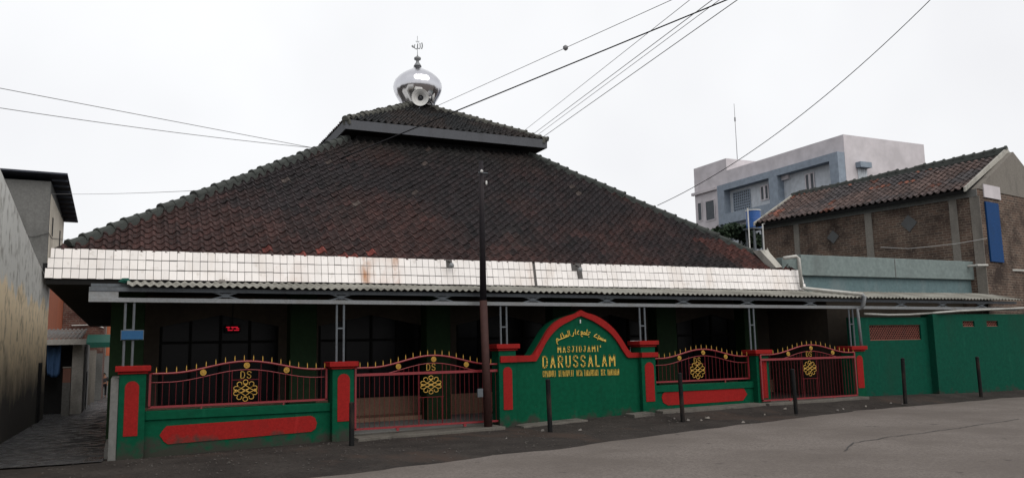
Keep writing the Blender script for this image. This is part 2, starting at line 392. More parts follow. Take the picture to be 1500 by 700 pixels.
# ------------------------------------------------------------------ clay tiles
def tile_plane(name, parent, p00, p10, p11, p01, mat, colf, tw=.235, th=.25, amp=.048, seed=1, lip=.022, sub=6):
    """tiles on the quad p00-p10 (eave) to p01-p11 (top)."""
    rnd = random.Random(seed)
    p00, p10, p11, p01 = map(V, (p00, p10, p11, p01))
    ua = (p10-p00).normalized(); nrm = ua.cross(p01-p00).normalized()
    if nrm.z < 0: nrm = -nrm
    us = nrm.cross(ua).normalized()
    if us.z < 0: us = -us
    L = (p01-p00).dot(us); a01 = (p01-p00).dot(ua); a10 = (p10-p00).length; a11 = (p11-p00).dot(ua)
    rows = int(L/th)+1; m = MB()
    und = [(0, 0)]
    for j in range(rows):
        s0 = j*th; s1 = min(L, s0+th*1.04); sc = min(L, s0+th*.5)
        lo = a01*sc/L; hi = a10+(a11-a10)*sc/L
        i0 = int(math.floor(lo/tw)); i1 = int(math.ceil(hi/tw))
        for i in range(i0, i1):
            a0 = i*tw+(rnd.uniform(-.006, .006)); jz = rnd.uniform(-.006, .008); tilt = rnd.uniform(-.004, .004); ds = rnd.uniform(-.008, .008)
            col = colf(i*tw, s0, rnd)
            if i*tw+tw*.5 < lo-.05 or i*tw+tw*.5 > hi+.05: continue
            pa = []
            for k in range(sub+1):
                u = k/sub; a = max(lo-.02, min(hi+.02, a0+u*tw))
                w = amp*(math.exp(-((u-.72)/.2)**2)*1.5-.35*math.exp(-((u-.25)/.25)**2))
                pa.append((a, w))
            b = len(m.v)
            sag = -.03*math.sin(PI*min(1, max(0, s0/L)))+.02*noise.noise(V((a0*.5, s0*.5, seed)))
            for a, w in pa: m.v.append(p00+ua*a+us*(s0+ds)+nrm*(w+jz+lip+tilt+sag-.028))
            for a, w in pa: m.v.append(p00+ua*a+us*(s0+ds)+nrm*(w+jz+lip+tilt+sag))
            for a, w in pa: m.v.append(p00+ua*a+us*s1+nrm*(w+jz-.004+sag))
            n = sub+1
            for k in range(sub):
                m.f.append((b+k, b+k+1, b+n+k+1, b+n+k)); m.f.append((b+n+k, b+n+k+1, b+2*n+k+1, b+2*n+k)); m.c += [col, col]
    return m.build(name, mat, parent, fixn=False)
def fb(x, y, z=0, o=4):
    v = 0; a = .5; f = 1
    for _ in range(o): v += a*noise.noise(V((x*f, y*f, z))); a *= .5; f *= 2
    return v
def ridge_caps(name, parent, a, b, mat, r=.13, step=.36, seed=3):
    rnd = random.Random(seed); a, b = V(a), V(b); t = (b-a).normalized(); L = (b-a).length
    side = t.cross(V((0, 0, 1))).normalized(); up = side.cross(t).normalized(); m = MB()
    n = int(L/step)
    m.hexa([a-side*r*1.25-up*.16, a+side*r*1.25-up*.16, b+side*r*1.25-up*.16, b-side*r*1.25-up*.16], [a-side*r*.9+up*.03, a+side*r*.9+up*.03, b+side*r*.9+up*.03, b-side*r*.9+up*.03])
    for i in range(n):
        s0 = i*L/n-.03; s1 = (i+1)*L/n+.04; j = rnd.uniform(-.01, .01); b0 = len(m.v); q = 8
        for s, rr, lift in ((s0, r*1.12, .02), (s0+.05, r*1.14, .02), (s0+.07, r, .01), (s1, r*.9, 0)):
            for k in range(q+1):
                w = PI*(-.08+1.16*k/q); m.v.append(a+t*s+side*(math.cos(w)*(rr+j))+up*(math.sin(w)*(rr+j)+lift+j-.02))
        for c in range(3):
            for k in range(q): m.f.append((b0+c*(q+1)+k, b0+c*(q+1)+k+1, b0+(c+1)*(q+1)+k+1, b0+(c+1)*(q+1)+k)); m.c.append(None)
        m.f.append(tuple(b0+k for k in range(q+1))); m.c.append(None)
    return m.build(name, mat, parent, fixn=False)

# ------------------------------------------------------------------ mosque
FY = 18.06           # fascia foot plane
mosque = thing('mosque', 'wide mosque with brown hipped tile roof, white tiled fascia and small upper roof', 'mosque', (8.3, 30, 0))
RM = .70; RZ = 3.78; RY = 18.2
def roofplane(u, v):
    d = ray(u, v); t = (RZ-RM*RY-H)/(d.z-RM*d.y); return V((d.x*t, d.y*t, H+d.z*t))
TL = roofplane(486, 212); TR = roofplane(782, 230)
zt = 8.35; yt = RY+(zt-RZ)/RM
BLc = V((-1.32, RY, RZ)); BRc = V((17.95, RY, RZ))
TLc = BLc+(TL-BLc)*((zt-RZ)/(TL.z-RZ)); TRc = BRc+(TR-BRc)*((zt-RZ)/(TR.z-RZ))
YB = 42.0; ytb = 31.0
BBL = V((-1.32, YB, RZ)); BBR = V((17.95, YB, RZ)); TBL = V((TLc.x, ytb, zt)); TBR = V((TRc.x, ytb, zt))
def colmain(a, s, r):
    x = a; n = fb(a*.35, s*.35, 1); n2 = fb(a*.9, s*.7, 7)
    base = V((.084, .045, .041)); dark = V((.038, .031, .034)); red = V((.15, .058, .050)); moss = V((.040, .042, .039))
    k = sm(.5+n*2.2+(s/8-.35)*.9+(a-6)*.02)
    c = base.lerp(dark, k)
    if r.random() < .3+.25*sm(1-a/9): c = c.lerp(red, r.uniform(.05, .32)*(1-k*.7))
    c = c.lerp(moss, sm((s-5.6)/2.2)*.6+.3*sm(n2*3-.3))
    if s < .3 and ((.8 < a < 1.6 and r.random() < .3) or (3.9 < a < 7.0 and r.random() < .35)): c = V((.30, .075, .06))
    if a > 17.3-.4*s and s < 1.9 and a < 18.9: c = c.lerp(V((.16, .060, .05)), r.uniform(.3, .9))
    if r.random() < .006: c = V((.12, .095, .085))
    return c*r.uniform(.72, 1.3)
roof = tile_plane('roof', mosque, BLc, BRc, TRc, TLc, M['tile'], colmain, seed=11)
def under(a, b, c, d, name, mat, parent, t=.12):
    m = MB(); a, b, c, d = map(V, (a, b, c, d)); n = (b-a).cross(d-a).normalized(); n = n if n.z > 0 else -n
    m.hexa([p-n*(t+.05) for p in (a, b, c, d)], [p-n*.05 for p in (a, b, c, d)]); return m.build(name, mat, parent)
under(BLc, BRc, TRc, TLc, 'roof_deck', M['soffit'], roof)
def colplain(a, s, r):
    c = V((.075, .038, .03)).lerp(V((.035, .03, .028)), sm(.5+fb(a*.4, s*.4, 3)*2.5)); return c*r.uniform(.7, 1.35)
side = tile_plane('side_roof', mosque, BBL, BLc, TLc, TBL, M['tile'], colplain, seed=12, sub=3)
under(BBL, BLc, TLc, TBL, 'side_roof_deck', M['soffit'], side)
side = tile_plane('side_roof', mosque, BRc, BBR, TBR, TRc, M['tile'], colplain, seed=13, sub=3)
under(BRc, BBR, TBR, TRc, 'side_roof_deck', M['soffit'], side)
side = tile_plane('rear_roof', mosque, BBR, BBL, TBL, TBR, M['tile'], colplain, tw=.47, seed=14, sub=2)
under(BBR, BBL, TBL, TBR, 'rear_roof_deck', M['soffit'], side)
for a, b, mt, s in ((BLc, TLc, 'ridge', 3), (BRc, TRc, 'ridge', 4), (BBL, TBL, 'ridge', 5), (BBR, TBR, 'ridge', 6)):
    ridge_caps('hip_ridge', mosque, a.lerp(b, .035)+V((0, 0, .03)), b+V((0, 0, .03)), M[mt], r=.108, seed=s)
# neck + upper roof
UC = V((9.42, 27.75, 0)); UH = 3.5; UZ = 8.83; UA = 10.72
bx('neck_wall', M['dark'], mosque, TLc.x+.35, TRc.x-.3, 24.9, 30.6, 7.9, 8.85)
up = MB()
cs = [(-1, -1), (1, -1), (1, 1), (-1, 1)]
E4 = [V((UC.x+a*UH, UC.y+b*UH, UZ)) for a, b in cs]; AP = V((UC.x, UC.y, UA))
def colup(a, s, r):
    c = V((.040, .042, .045)).lerp(V((.055, .042, .038)), sm(.5+fb(a*.6, s*.6, 9)*3)); return c*r.uniform(.7, 1.35)
ur = None
for i in range(4):
    a, b = E4[i], E4[(i+1) % 4]; top1 = AP+(b-AP)*.03; top0 = AP+(a-AP)*.03
    o = tile_plane('upper_roof', mosque, a, b, top1, top0, M['tile'], colup, tw=.22, th=.23, seed=30+i)
    ur = ur or o
    under(a, b, top1, top0, 'upper_roof_deck', M['soffit'], o, .08)
    ridge_caps('upper_hip_ridge', mosque, a+V((0, 0, .0)), AP+V((0, 0, .03)), M['ridge_pale' if i in (0, 1) else 'ridge'], r=.105, step=.27, seed=40+i)
M['eave'] = paint('grey_eave_board', (.060, .064, .074), (.035, .036, .040), .6, .8, 3)
for i in range(4):
    a, b = E4[i], E4[(i+1) % 4]; t = (b-a).normalized(); n = V((t.y, -t.x, 0))
    MB().hexa([a+V((0, 0, -.30)), b+V((0, 0, -.30)), b+V((0, 0, -.30))-n*.04-t*.04, a+V((0, 0, -.30))-n*.04+t*.04], [a+V((0, 0, .0)), b, b-n*.04-t*.04, a-n*.04+t*.04]).build('eave_board', M['eave'], mosque)
# sloping underside of the upper roof
z0 = UZ-.28
inn = [V((UC.x+a*2.55, UC.y+b*2.55, 8.52)) for a, b in cs]
m = MB()
for i in range(4):
    a, b = E4[i], E4[(i+1) % 4]; m.add([V((a.x, a.y, z0)), V((b.x, b.y, z0)), inn[(i+1) % 4]-V((0, 0, .0)), inn[i]], [(0, 1, 2, 3)])
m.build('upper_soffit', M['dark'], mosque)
# fascia of three courses of white tiles, leaning back, mitred at the ends
fx0, fx1 = -1.43, 18.12; fz0, fz1 = 3.25, 3.86; lean = .12
def fpt(x, s, out=0): return V((x, FY+lean*s-out, fz0+(fz1-fz0)*s))
m = MB()
m.hexa([V((fx0, FY, fz0)), V((fx1, FY, fz0)), V((fx1, FY+.1, fz0)), V((fx0, FY+.1, fz0))],
       [V((fx0+lean, FY+lean, fz1)), V((fx1-lean, FY+lean, fz1)), V((fx1-lean, FY+lean+.1, fz1)), V((fx0+lean, FY+lean+.1, fz1))])
fb_ = m.build('fascia', M['grout'], mosque)
m = MB(); rnd = random.Random(5); tw = .147; nT = int((fx1-fx0)/tw)
gaps = {}
xa = pY(659, 388, FY).x; xb = pY(846, 391, FY).x; xc = pY(782, 400, FY).x
for row in range(3):
    s0 = row/3+.012; s1 = (row+1)/3-.012
    ncol = nT
    for i in range(nT):
        w = (fx1-fx0)/nT; x0 = fx0+i*w+.0045+rnd.uniform(-.002, .002); x1 = fx0+(i+1)*w-.0045
        lo0 = fx0+lean*s0; hi0 = fx1-lean*s0
        if x1 < lo0+.02 or x0 > hi0-.02: continue
        x0 = max(x0, lo0); x1 = min(x1, hi0); xm = (x0+x1)/2
        if row == 2 and (abs(xm-xa) < .09 or abs(xm-xb) < .17): continue
        if row == 1 and abs(xm-xb-.03) < .07: continue
        if abs(xm-xc-(1-row)*-.03) < .05: x1 -= .07
        
        c = .725*rnd.uniform(.93, 1.03); col = (c, c*.965, c*.945)
        dz = rnd.uniform(-.008, .008); o = .016+rnd.uniform(-.003, .003)
        m.hexa([fpt(x0, s0+dz, .004), fpt(x1, s0+dz, .004), fpt(x1, s1+dz, .004), fpt(x0, s1+dz, .004)],
               [fpt(x0, s0+dz, o), fpt(x1, s0+dz, o), fpt(x1, s1+dz, o), fpt(x0, s1+dz, o)], col)
m.build('fascia_tiles', M['fascia'], fb_, fixn=True)
# side fascia on the alley side and on the far side
for sx, xf in ((-1, fx0), (1, fx1)):
    MB().hexa([V((xf, FY+.0, fz0)), V((xf, YB, fz0)), V((xf-sx*.1, YB, fz0)), V((xf-sx*.1, FY+.1, fz0))],
              [V((xf-sx*lean, FY+lean, fz1)), V((xf-sx*lean, YB, fz1)), V((xf-sx*(lean+.1), YB, fz1)), V((xf-sx*(lean+.1), FY+lean+.1, fz1))]).build('side_fascia', M['cement_pale'], mosque)
# soffit, walls, columns
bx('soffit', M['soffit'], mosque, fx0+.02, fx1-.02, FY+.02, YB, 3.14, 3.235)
WX0, WX1, WY = -.28, 19.3, 21.0
wall = MB()
wz = -.35
wins = []
for cxx, hw in ((2.12, 1.36), (5.85, 1.38), (9.6, 1.38), (13.2, 1.25), (16.95, 1.40)):
    wins.append((cxx-hw, cxx+hw, cxx))
xcur = WX0
SB = .56
for a, b, c in wins:
    wall.box(xcur, a, WY, WY+.2, wz, 3.2); wall.box(a, b, WY, WY+.2, wz, SB)
    P = lambda x, z: V((x, WY, z))
    wall.prism([P(a, 2.40), P(c, 2.68), P(c, 3.2), P(a, 3.2)], (0, .2, 0)); wall.prism([P(c, 2.68), P(b, 2.40), P(b, 3.2), P(c, 3.2)], (0, .2, 0)); xcur = b
wall.box(xcur, WX1, WY, WY+.2, wz, 3.2)
wall.box(WX0, WX0+.2, WY+.2, YB-.8, wz-.6, 3.2); wall.box(WX1-.2, WX1, WY+.2, YB-.8, wz, 3.2); wall.box(WX0+.2, WX1-.2, YB-1, YB-.8, wz-.6, 3.2)
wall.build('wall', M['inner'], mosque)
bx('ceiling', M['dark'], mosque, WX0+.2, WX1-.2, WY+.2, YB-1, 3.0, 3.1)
bx('plinth', M['plinth'], mosque, WX0, WX1, WY-.05, WY-.003, wz, .55)
bx('veranda_floor', M['cement'], mosque, -.25, 19.2, 17.45, 20.9, -.3, .02)
bx('veranda_step', M['plinth'], mosque, 4.7, 7.1, 20.0, 20.9, .021, .12)
for a, b, c in wins:
    f = MB(); y = WY+.06
    f.prism([V((a, y, SB)), V((b, y, SB)), V((b, y, 2.41)), V((c, y, 2.69)), V((a, y, 2.41))], (0, .02, 0))
    w = f.build('window', M['glass'], mosque)
    fr = MB()
    for x in [a+.03, b-.03]+[a+(b-a)*k/4 for k in (1, 2, 3)]:
        top = 2.41+.27*(1-abs(x-c)/((b-a)/2)); fr.box(x-.03, x+.03, WY+.01, WY+.055, SB, top)
    fr.box(a, b, WY+.008, WY+.058, SB, SB+.06); fr.box(a, b, WY+.008, WY+.058, 2.0, 2.06)
    fr.build('window_frame', M['frame_black'], w)
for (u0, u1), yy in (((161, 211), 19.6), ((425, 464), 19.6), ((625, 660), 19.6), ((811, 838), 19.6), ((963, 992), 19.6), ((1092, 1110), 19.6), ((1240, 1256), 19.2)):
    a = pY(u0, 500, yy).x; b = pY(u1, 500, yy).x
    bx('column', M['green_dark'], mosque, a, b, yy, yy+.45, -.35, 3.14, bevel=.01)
# white flashing board on the right hip foot
a = pY(1113, 366, 18.7); b = pY(1137, 392, 18.15); c = pY(1146, 391, 18.15); d = pY(1124, 366, 18.7)
MB().prism([a, b, c, d], (0, .3, 0)).build('hip_flashing', M['clip'], mosque)
MB().hexa([pY(1122, 371, 18.75), pY(1128, 371, 18.75), pY(1128, 371, 18.85), pY(1122, 371, 18.85)], [pY(1123.5, 363, 18.75), pY(1124.5, 363, 18.75), pY(1124.5, 363, 18.85), pY(1123.5, 363, 18.85)]).build('ridge_tip', M['clip'], mosque)

# dome
DC = V((9.45, 27.75, 0))
dome = thing('dome', 'silver onion shaped metal dome with calligraphy finial on top of the roof', 'dome', (9.45, 27.75, 10.6))
prof = [(.60, 10.55), (.66, 10.78), (.78, 10.98), (.865, 11.17), (.895, 11.32), (.88, 11.45), (.82, 11.58), (.72, 11.70), (.59, 11.81), (.45, 11.90), (.32, 11.97), (.2, 12.04), (.12, 12.12), (.085, 12.2)]
m = MB(); n = 20; sub = 4; b0 = 0
for r, z in prof:
    for k in range(n*sub):
        w = 2*PI*k/(n*sub); q = (k % sub)/sub; rr = r*(1-.012*(1-abs(q-.5)*2)*0-(.014 if k % sub == 0 else 0)); m.v.append(DC+V((rr*math.cos(w), rr*math.sin(w), z)))
K = n*sub
for i in range(len(prof)-1):
    for k in range(K): m.f.append((i*K+k, i*K+(k+1) % K, (i+1)*K+(k+1) % K, (i+1)*K+k)); m.c.append(None)
m.build('shell', M['chrome'], dome, smooth=True)
MB().lathe([(.15, 12.14), (.12, 12.2), (.06, 12.3), (.05, 12.36), (.12, 12.40), (.13, 12.44), (.12, 12.48), (.04, 12.52), (.012, 12.6), (.010, 12.80)], DC, 16).build('finial', M['steel_light'], dome, smooth=True)
al = MB(); o = DC+V((0, 0, 12.80))
def stroke(mb, org, pts, r, sc=1, yy=0):
    mb.tube([org+V((p[0]*sc, yy, p[1]*sc)) for p in pts], r, 6)
stroke(al, o, [(.17, .28), (.19, .2), (.19, .12), (.16, .04)], .022)
stroke(al, o, [(.10, .25), (.11, .1), (.08, .03), (.02, .04), (.0, .1), (.01, .2)], .018)
stroke(al, o, [(.01, .22), (.0, .06), (-.04, .0), (-.10, .02), (-.12, .1), (-.10, .17)], .018)
stroke(al, o, [(-.13, .05), (-.19, .06), (-.22, .1), (-.19, .13), (-.16, .09), (-.2, .06)], .018)
stroke(al, o, [(-.05, .32), (-.04, .27), (0, .28), (.0, .33), (.01, .28), (.05, .28), (.06, .33)], .012)
stroke(al, o, [(0, 0), (0, .02)], .012); stroke(al, o, [(0.0, .34), (0.0, .52)], .008)
al.build('calligraphy', M['steel_light'], dome)
# horn loudspeakers
def horn(loc, ax, r, label, group):
    t = thing('loudspeaker', label, 'loudspeaker', loc, group)
    c = V(loc); ax = V(ax).normalized(); u = ax.cross(V((0, 0, 1))).normalized(); w = u.cross(ax)
    def ring(mb, prof, n=24):
        b = len(mb.v)
        for rr, d in prof:
            for k in range(n): mb.v.append(c+ax*d+(u*math.cos(2*PI*k/n)+w*math.sin(2*PI*k/n))*rr)
        for i in range(len(prof)-1):
            for k in range(n): mb.f.append((b+i*n+k, b+i*n+(k+1) % n, b+(i+1)*n+(k+1) % n, b+(i+1)*n+k)); mb.c.append(None)
    m = MB(); ring(m, [(r*.16, -r*1.1), (r*.2, -r*.8), (r*.42, -r*.35), (r*.8, -r*.08), (r, 0), (r*1.03, .01), (r*.98, .0), (r*.78, -r*.12), (r*.4, -r*.42), (r*.18, -r*.8)])
    m.build('horn', M['white'], t, smooth=True, fixn=False)
    m = MB(); ring(m, [(.001, -r*.85), (r*.36, -r*.5), (r*.66, -r*.19), (r*.67, -r*.16)]); ring(m, [(.001, -r*.12), (r*.1, -r*.14), (r*.17, -r*.4)])
    m.build('throat', M['horn_dark'], t, smooth=True, fixn=False)
    m = MB(); ring(m, [(.001, -r*1.6), (r*.38, -r*1.55), (r*.38, -r*1.1), (r*.16, -r*1.05)]); m.build('driver', M['steel_light'], t, smooth=True, fixn=False)
    MB().bar(c-ax*r*1.2, V((c.x, c.y+.1, loc[2]-r*1.3)), .04).build('bracket', M['steel'], t)
    return t
h = horn((9.20, 26.75, 10.64), (-.45, -1, -.18), .30, 'pale round horn loudspeaker facing the street in front of the dome', 'loudspeakers by the dome')
bx('junction_box', M['white'], h, 9.06, 9.32, 26.86, 26.98, 10.95, 11.05)
horn((9.78, 26.95, 10.72), (1, -.25, -.1), .19, 'small horn loudspeaker turned sideways, right of the big round one', 'loudspeakers by the dome')
# floodlights on the fascia notches
for xx, zz, lb in ((xa+.02, 3.70, 'small grey floodlight in the narrow fascia notch left of the tall pole top'), (xb+.04, 3.68, 'small grey floodlight hanging in the wide broken fascia notch')):
    t = thing('floodlight', lb, 'floodlight', (xx, FY-.05, zz), 'floodlights on the fascia')
    MB().lathe([(.02, -.06), (.055, -.04), (.06, .02), (.03, .06)], (xx, FY-.06, zz), 12).build('lamp_head', M['steel_light'], t, smooth=True)
    MB().bar((xx, FY-.05, zz+.05), (xx-.03, FY+.1, zz+.12), .02).build('bracket', M['post'], t)

# ------------------------------------------------------------------ canopy
can = thing('canopy', 'long grey steel canopy with corrugated sheets above the fence and gates', 'canopy', (9, 17.1, 0))
def corr(mb, x0, x1, ya, za, yb, zb, pitch=.15, amp=.022):
    n = int((x1-x0)/pitch*6); b = len(mb.v)
    for i in range(n+1):
        x = x0+(x1-x0)*i/n; w = amp*math.sin(2*PI*(x/pitch)); q = .01*noise.noise(V((x*2, 0, 0)))
        for yy, zz in ((ya+q*2, za), (yb, zb)): mb.v += [V((x, yy, zz+w+q)), V((x, yy, zz+w+q-.008))]
    for i in range(n):
        a = b+i*4; mb.f += [(a, a+4, a+6, a+2), (a+1, a+3, a+7, a+5), (a, a+1, a+5, a+4)]; mb.c += [None]*3
m = MB(); ZL = 3.10
x = .02; k = 0
while x < 26.2:
    x1 = min(x+2.6, 26.2); corr(m, x, x1+.04, 16.9+random.uniform(-.015, .015), 3.045-.0035*x+random.uniform(-.006, .01), 18.02, 3.215+(k % 2)*.006); x = x1; k += 1
m.build('roof_sheet', M['corr'], can, fixn=False)
TZ0, TZ1, TYY = 2.76, 3.06, 17.08
def tz(x): return -.0045*(x)   # the beam drops a little to the right
tx0, tx1 = -.62, 26.2
for nm, za, zb, mt in (('top_chord', .18, .262, 'steel'), ('bottom_chord', -.02, .065, 'steel_light')):
    MB().hexa([V((tx0, TYY, TZ0+za+tz(tx0))), V((tx1, TYY, TZ0+za+tz(tx1))), V((tx1, TYY+.09, TZ0+za+tz(tx1))), V((tx0, TYY+.09, TZ0+za+tz(tx0)))],
              [V((tx0, TYY, TZ0+zb+tz(tx0))), V((tx1, TYY, TZ0+zb+tz(tx1))), V((tx1, TYY+.09, TZ0+zb+tz(tx1))), V((tx0, TYY+.09, TZ0+zb+tz(tx0)))]).build(nm, M[mt], can, bevel=.006)
bx('end_web', M['steel_light'], can, tx0, tx0+.5, TYY+.012, TYY+.07, TZ0+.065, TZ0+.19)
def web(x, half=False):
    z = TZ0+tz(x); m = MB()
    for s in (-1, 1):
        m.bar((x-.24*s, TYY+.045, z+.06), (x+.24*s, TYY+.045, z+.195), .045, .03)
    m.box(x-.05, x+.05, TYY+.02, TYY+.07, z+.09, z+.165)
    return m.build('web_bracing', M['steel'], can)
px_nodes = [(331, 429), (500, 435), (649, 436), (781, 437), (890, 440), (1002, 442), (1096, 443), (1188, 443)]
nodes = [pY(u, v, TYY).x for u, v in px_nodes]
for x in nodes+[20.9, 22.7, 24.5]: web(x)
# pillar + post x positions (equal bays)
PX = {}
pil = [(171, 211, 640, 1.55), (486.5, 518.5, 630, 1.53), (732, 757.5, 600, 1.83), (942, 961.5, 590, 1.85), (1110.5, 1128, 570, 1.56), (1251.5, 1269, 560, 1.60)]
PF = 16.95
posts = []
for i, (u0, u1, v, zt_) in enumerate(pil):
    a = pY(u0, v, PF).x; b = pY(u1, v, PF).x; posts.append((a, b, zt_))
for i, (a, b, zt_) in enumerate(posts):
    xc = [pY(189, 480, 17.12).x, pY(498.5, 480, 17.12).x, pY(738, 480, 17.12).x, pY(941.5, 480, 17.12).x, pY(1102, 480, 17.12).x, pY(1248, 480, 17.12).x][i]
    for s in (-1, 1):
        MB().tube([(xc+s*.075, 17.13, zt_), (xc+s*.075, 17.13, TZ0-.015+tz(xc))], .024, 8).build('post_pipe', M['steel'], can, smooth=False)
    MB().bar((xc-.06, 17.13, 2.22), (xc+.06, 17.13, 2.22), .03).build('post_tie', M['steel'], can)
MB().box(tx0, tx1, 17.98, 18.03, 3.10, 3.16).build('rear_beam', M['steel'], can)

# ------------------------------------------------------------------ pillars
plab = ['green gate pillar with red cap at the alley corner, leftmost of all', 'green pillar with red cap between the left railing and the big red gate',
        'green pillar with higher red cap at the left end of the arched sign', 'green pillar with higher red cap at the right end of the arched sign',
        'green pillar with red cap between the right railing and the far red gate', 'green pillar with red cap at the right end of the far red gate, beside the downpipe']
pil_px = [(180, 201, 558, 639), (494, 512, 547, 617), (738, 751, 537, 600), (946.5, 959.5, 530, 588), (1113, 1123, 525, 583), (1257.5, 1266.5, 520, 568)]
def archpanel(xa_, xb_, z0_, z1_, y, rounded=True):
    c = (xa_+xb_)/2; r = (xb_-xa_)/2; pts = [V((xa_, y, z0_)), V((xb_, y, z0_))]
    for k in range(11): w = PI*k/10; pts.append(V((c+r*math.cos(w), y, z1_-r+r*math.sin(w))))
    return pts
for i, (a, b, zt_) in enumerate(posts):
    b = max(b, a+.42); t = thing('gate_pillar', plab[i], 'pillar', ((a+b)/2, 17.15, hgt((a+b)/2, 16.95)), 'green pillars with red caps along the front')
    zb = hgt(a, 17)-.15; ch = .15
    bx('shaft', M['green'], t, a, b, PF, 17.35, zb, zt_-ch, bevel=.012)
    c = MB().box(a-.03, b+.03, PF-.03, 17.38, zt_-ch, zt_-ch+.045).box(a-.075, b+.075, PF-.075, 17.43, zt_-ch+.046, zt_)
    c.build('cap', M['red'], t, bevel=.01)
    u0, u1, v0, v1 = pil_px[i]; q0 = pY(u0, v1, PF); q1 = pY(u1, v1, PF); zt2 = pY((u0+u1)/2, v0, PF).z
    x0, x1 = q0.x, q1.x
    if x1-x0 > (b-a)-.1 or x0 < a+.04 or x1 > b-.04: x0, x1 = a+.09, b-.09
    MB().prism(archpanel(x0, x1, q0.z, zt2, PF-.012), (0, .02, 0)).build('red_panel', M['red'], t)
# raw cement return wall down the alley
cr = bx('alley_wall', M['cement'], None, -.185, posts[0][0]-.003, 16.97, 20.6, -.6, 1.33, bevel=.01)
tag(cr, 'low raw grey cement wall along the alley beside the first pillar', 'wall')

# ------------------------------------------------------------------ railings, gates
def bell(s):          # 0..1 along the panel -> 0..1 height of the curved top rail
    w = abs(s-.52)/.42
    return 0 if w >= 1 else .5+.5*math.cos(PI*w)
def orn(mb, cx, y, cz, w, h, r):
    o = V((cx, y, cz))
    def T(pts): mb.tube([o+V((p[0]*w/2, 0, p[1]*h/2)) for p in pts], r, 6)
    def arc(c, rad, a0, a1, n=14): return [(c[0]+rad*math.cos(math.radians(a0+(a1-a0)*k/n)), c[1]+rad*.95*math.sin(math.radians(a0+(a1-a0)*k/n))) for k in range(n+1)]
    T(arc((0, .78), .20, 0, 360)); T(arc((0, -.78), .20, 0, 360))
    for sx in (-1, 1):
        for sz in (-1, 1):
            f = lambda pts: [(p[0]*sx, p[1]*sz) for p in pts]
            T(f(arc((-.50, .60), .20, 330, 545-360*0, 12)+[(-.62, .38), (-.32, .16), (0, -.04), (.36, -.2), (.66, -.40)]+arc((.80, -.24), .17, 265, 480, 9)))
            T(f([(-.17, .62), (.15, .36), (.46, .12), (.74, .0), (.97, -.06)]))
def rosette(mb, c, r):
    c = V(c)
    for rr in (r, r*.62): mb.tube([c+V((rr*math.cos(2*PI*k/16), 0, rr*math.sin(2*PI*k/16))) for k in range(17)], r*.16, 6)
    mb.prism([c+V((r*.95*math.cos(2*PI*k/16), .004, r*.95*math.sin(2*PI*k/16))) for k in range(16)], (0, .008, 0))
    mb.tube([c+V((r*.3*math.cos(2*PI*k/8+.5), -.01, r*.3*math.sin(2*PI*k/8))) for k in range(7)], r*.16, 6)
def textmesh(txt, size, name, mat, parent, loc, sx=1, ext=.01, bold=.0, align='CENTER', spacing=1.0, rot=0, width=None):
    cu = bpy.data.curves.new(name, 'FONT'); cu.body = txt; cu.size = size; cu.extrude = ext; cu.offset = bold; cu.align_x = align; cu.space_character = spacing
    cu.resolution_u = 3
    ob = bpy.data.objects.new(name, cu); COL.objects.link(ob); bpy.context.view_layer.update()
    dg = bpy.context.evaluated_depsgraph_get(); me = bpy.data.meshes.new_from_object(ob.evaluated_get(dg))
    bpy.data.objects.remove(ob)
    if width and len(me.vertices):
        w = max(v.co.x for v in me.vertices)-min(v.co.x for v in me.vertices); sx = width/w
    R = Matrix.Rotation(PI/2, 4, 'X'); R2 = Matrix.Rotation(-rot, 4, 'Y')
    me.transform(Matrix.Translation(V(loc)) @ R2 @ R @ Matrix.Diagonal((sx, 1, 1, 1)))
    me.materials.clear(); me.materials.append(mat)
    o = bpy.data.objects.new(name, me); COL.objects.link(o)
    if parent: o.parent = parent; o.location = -V(parent.location)
    return o
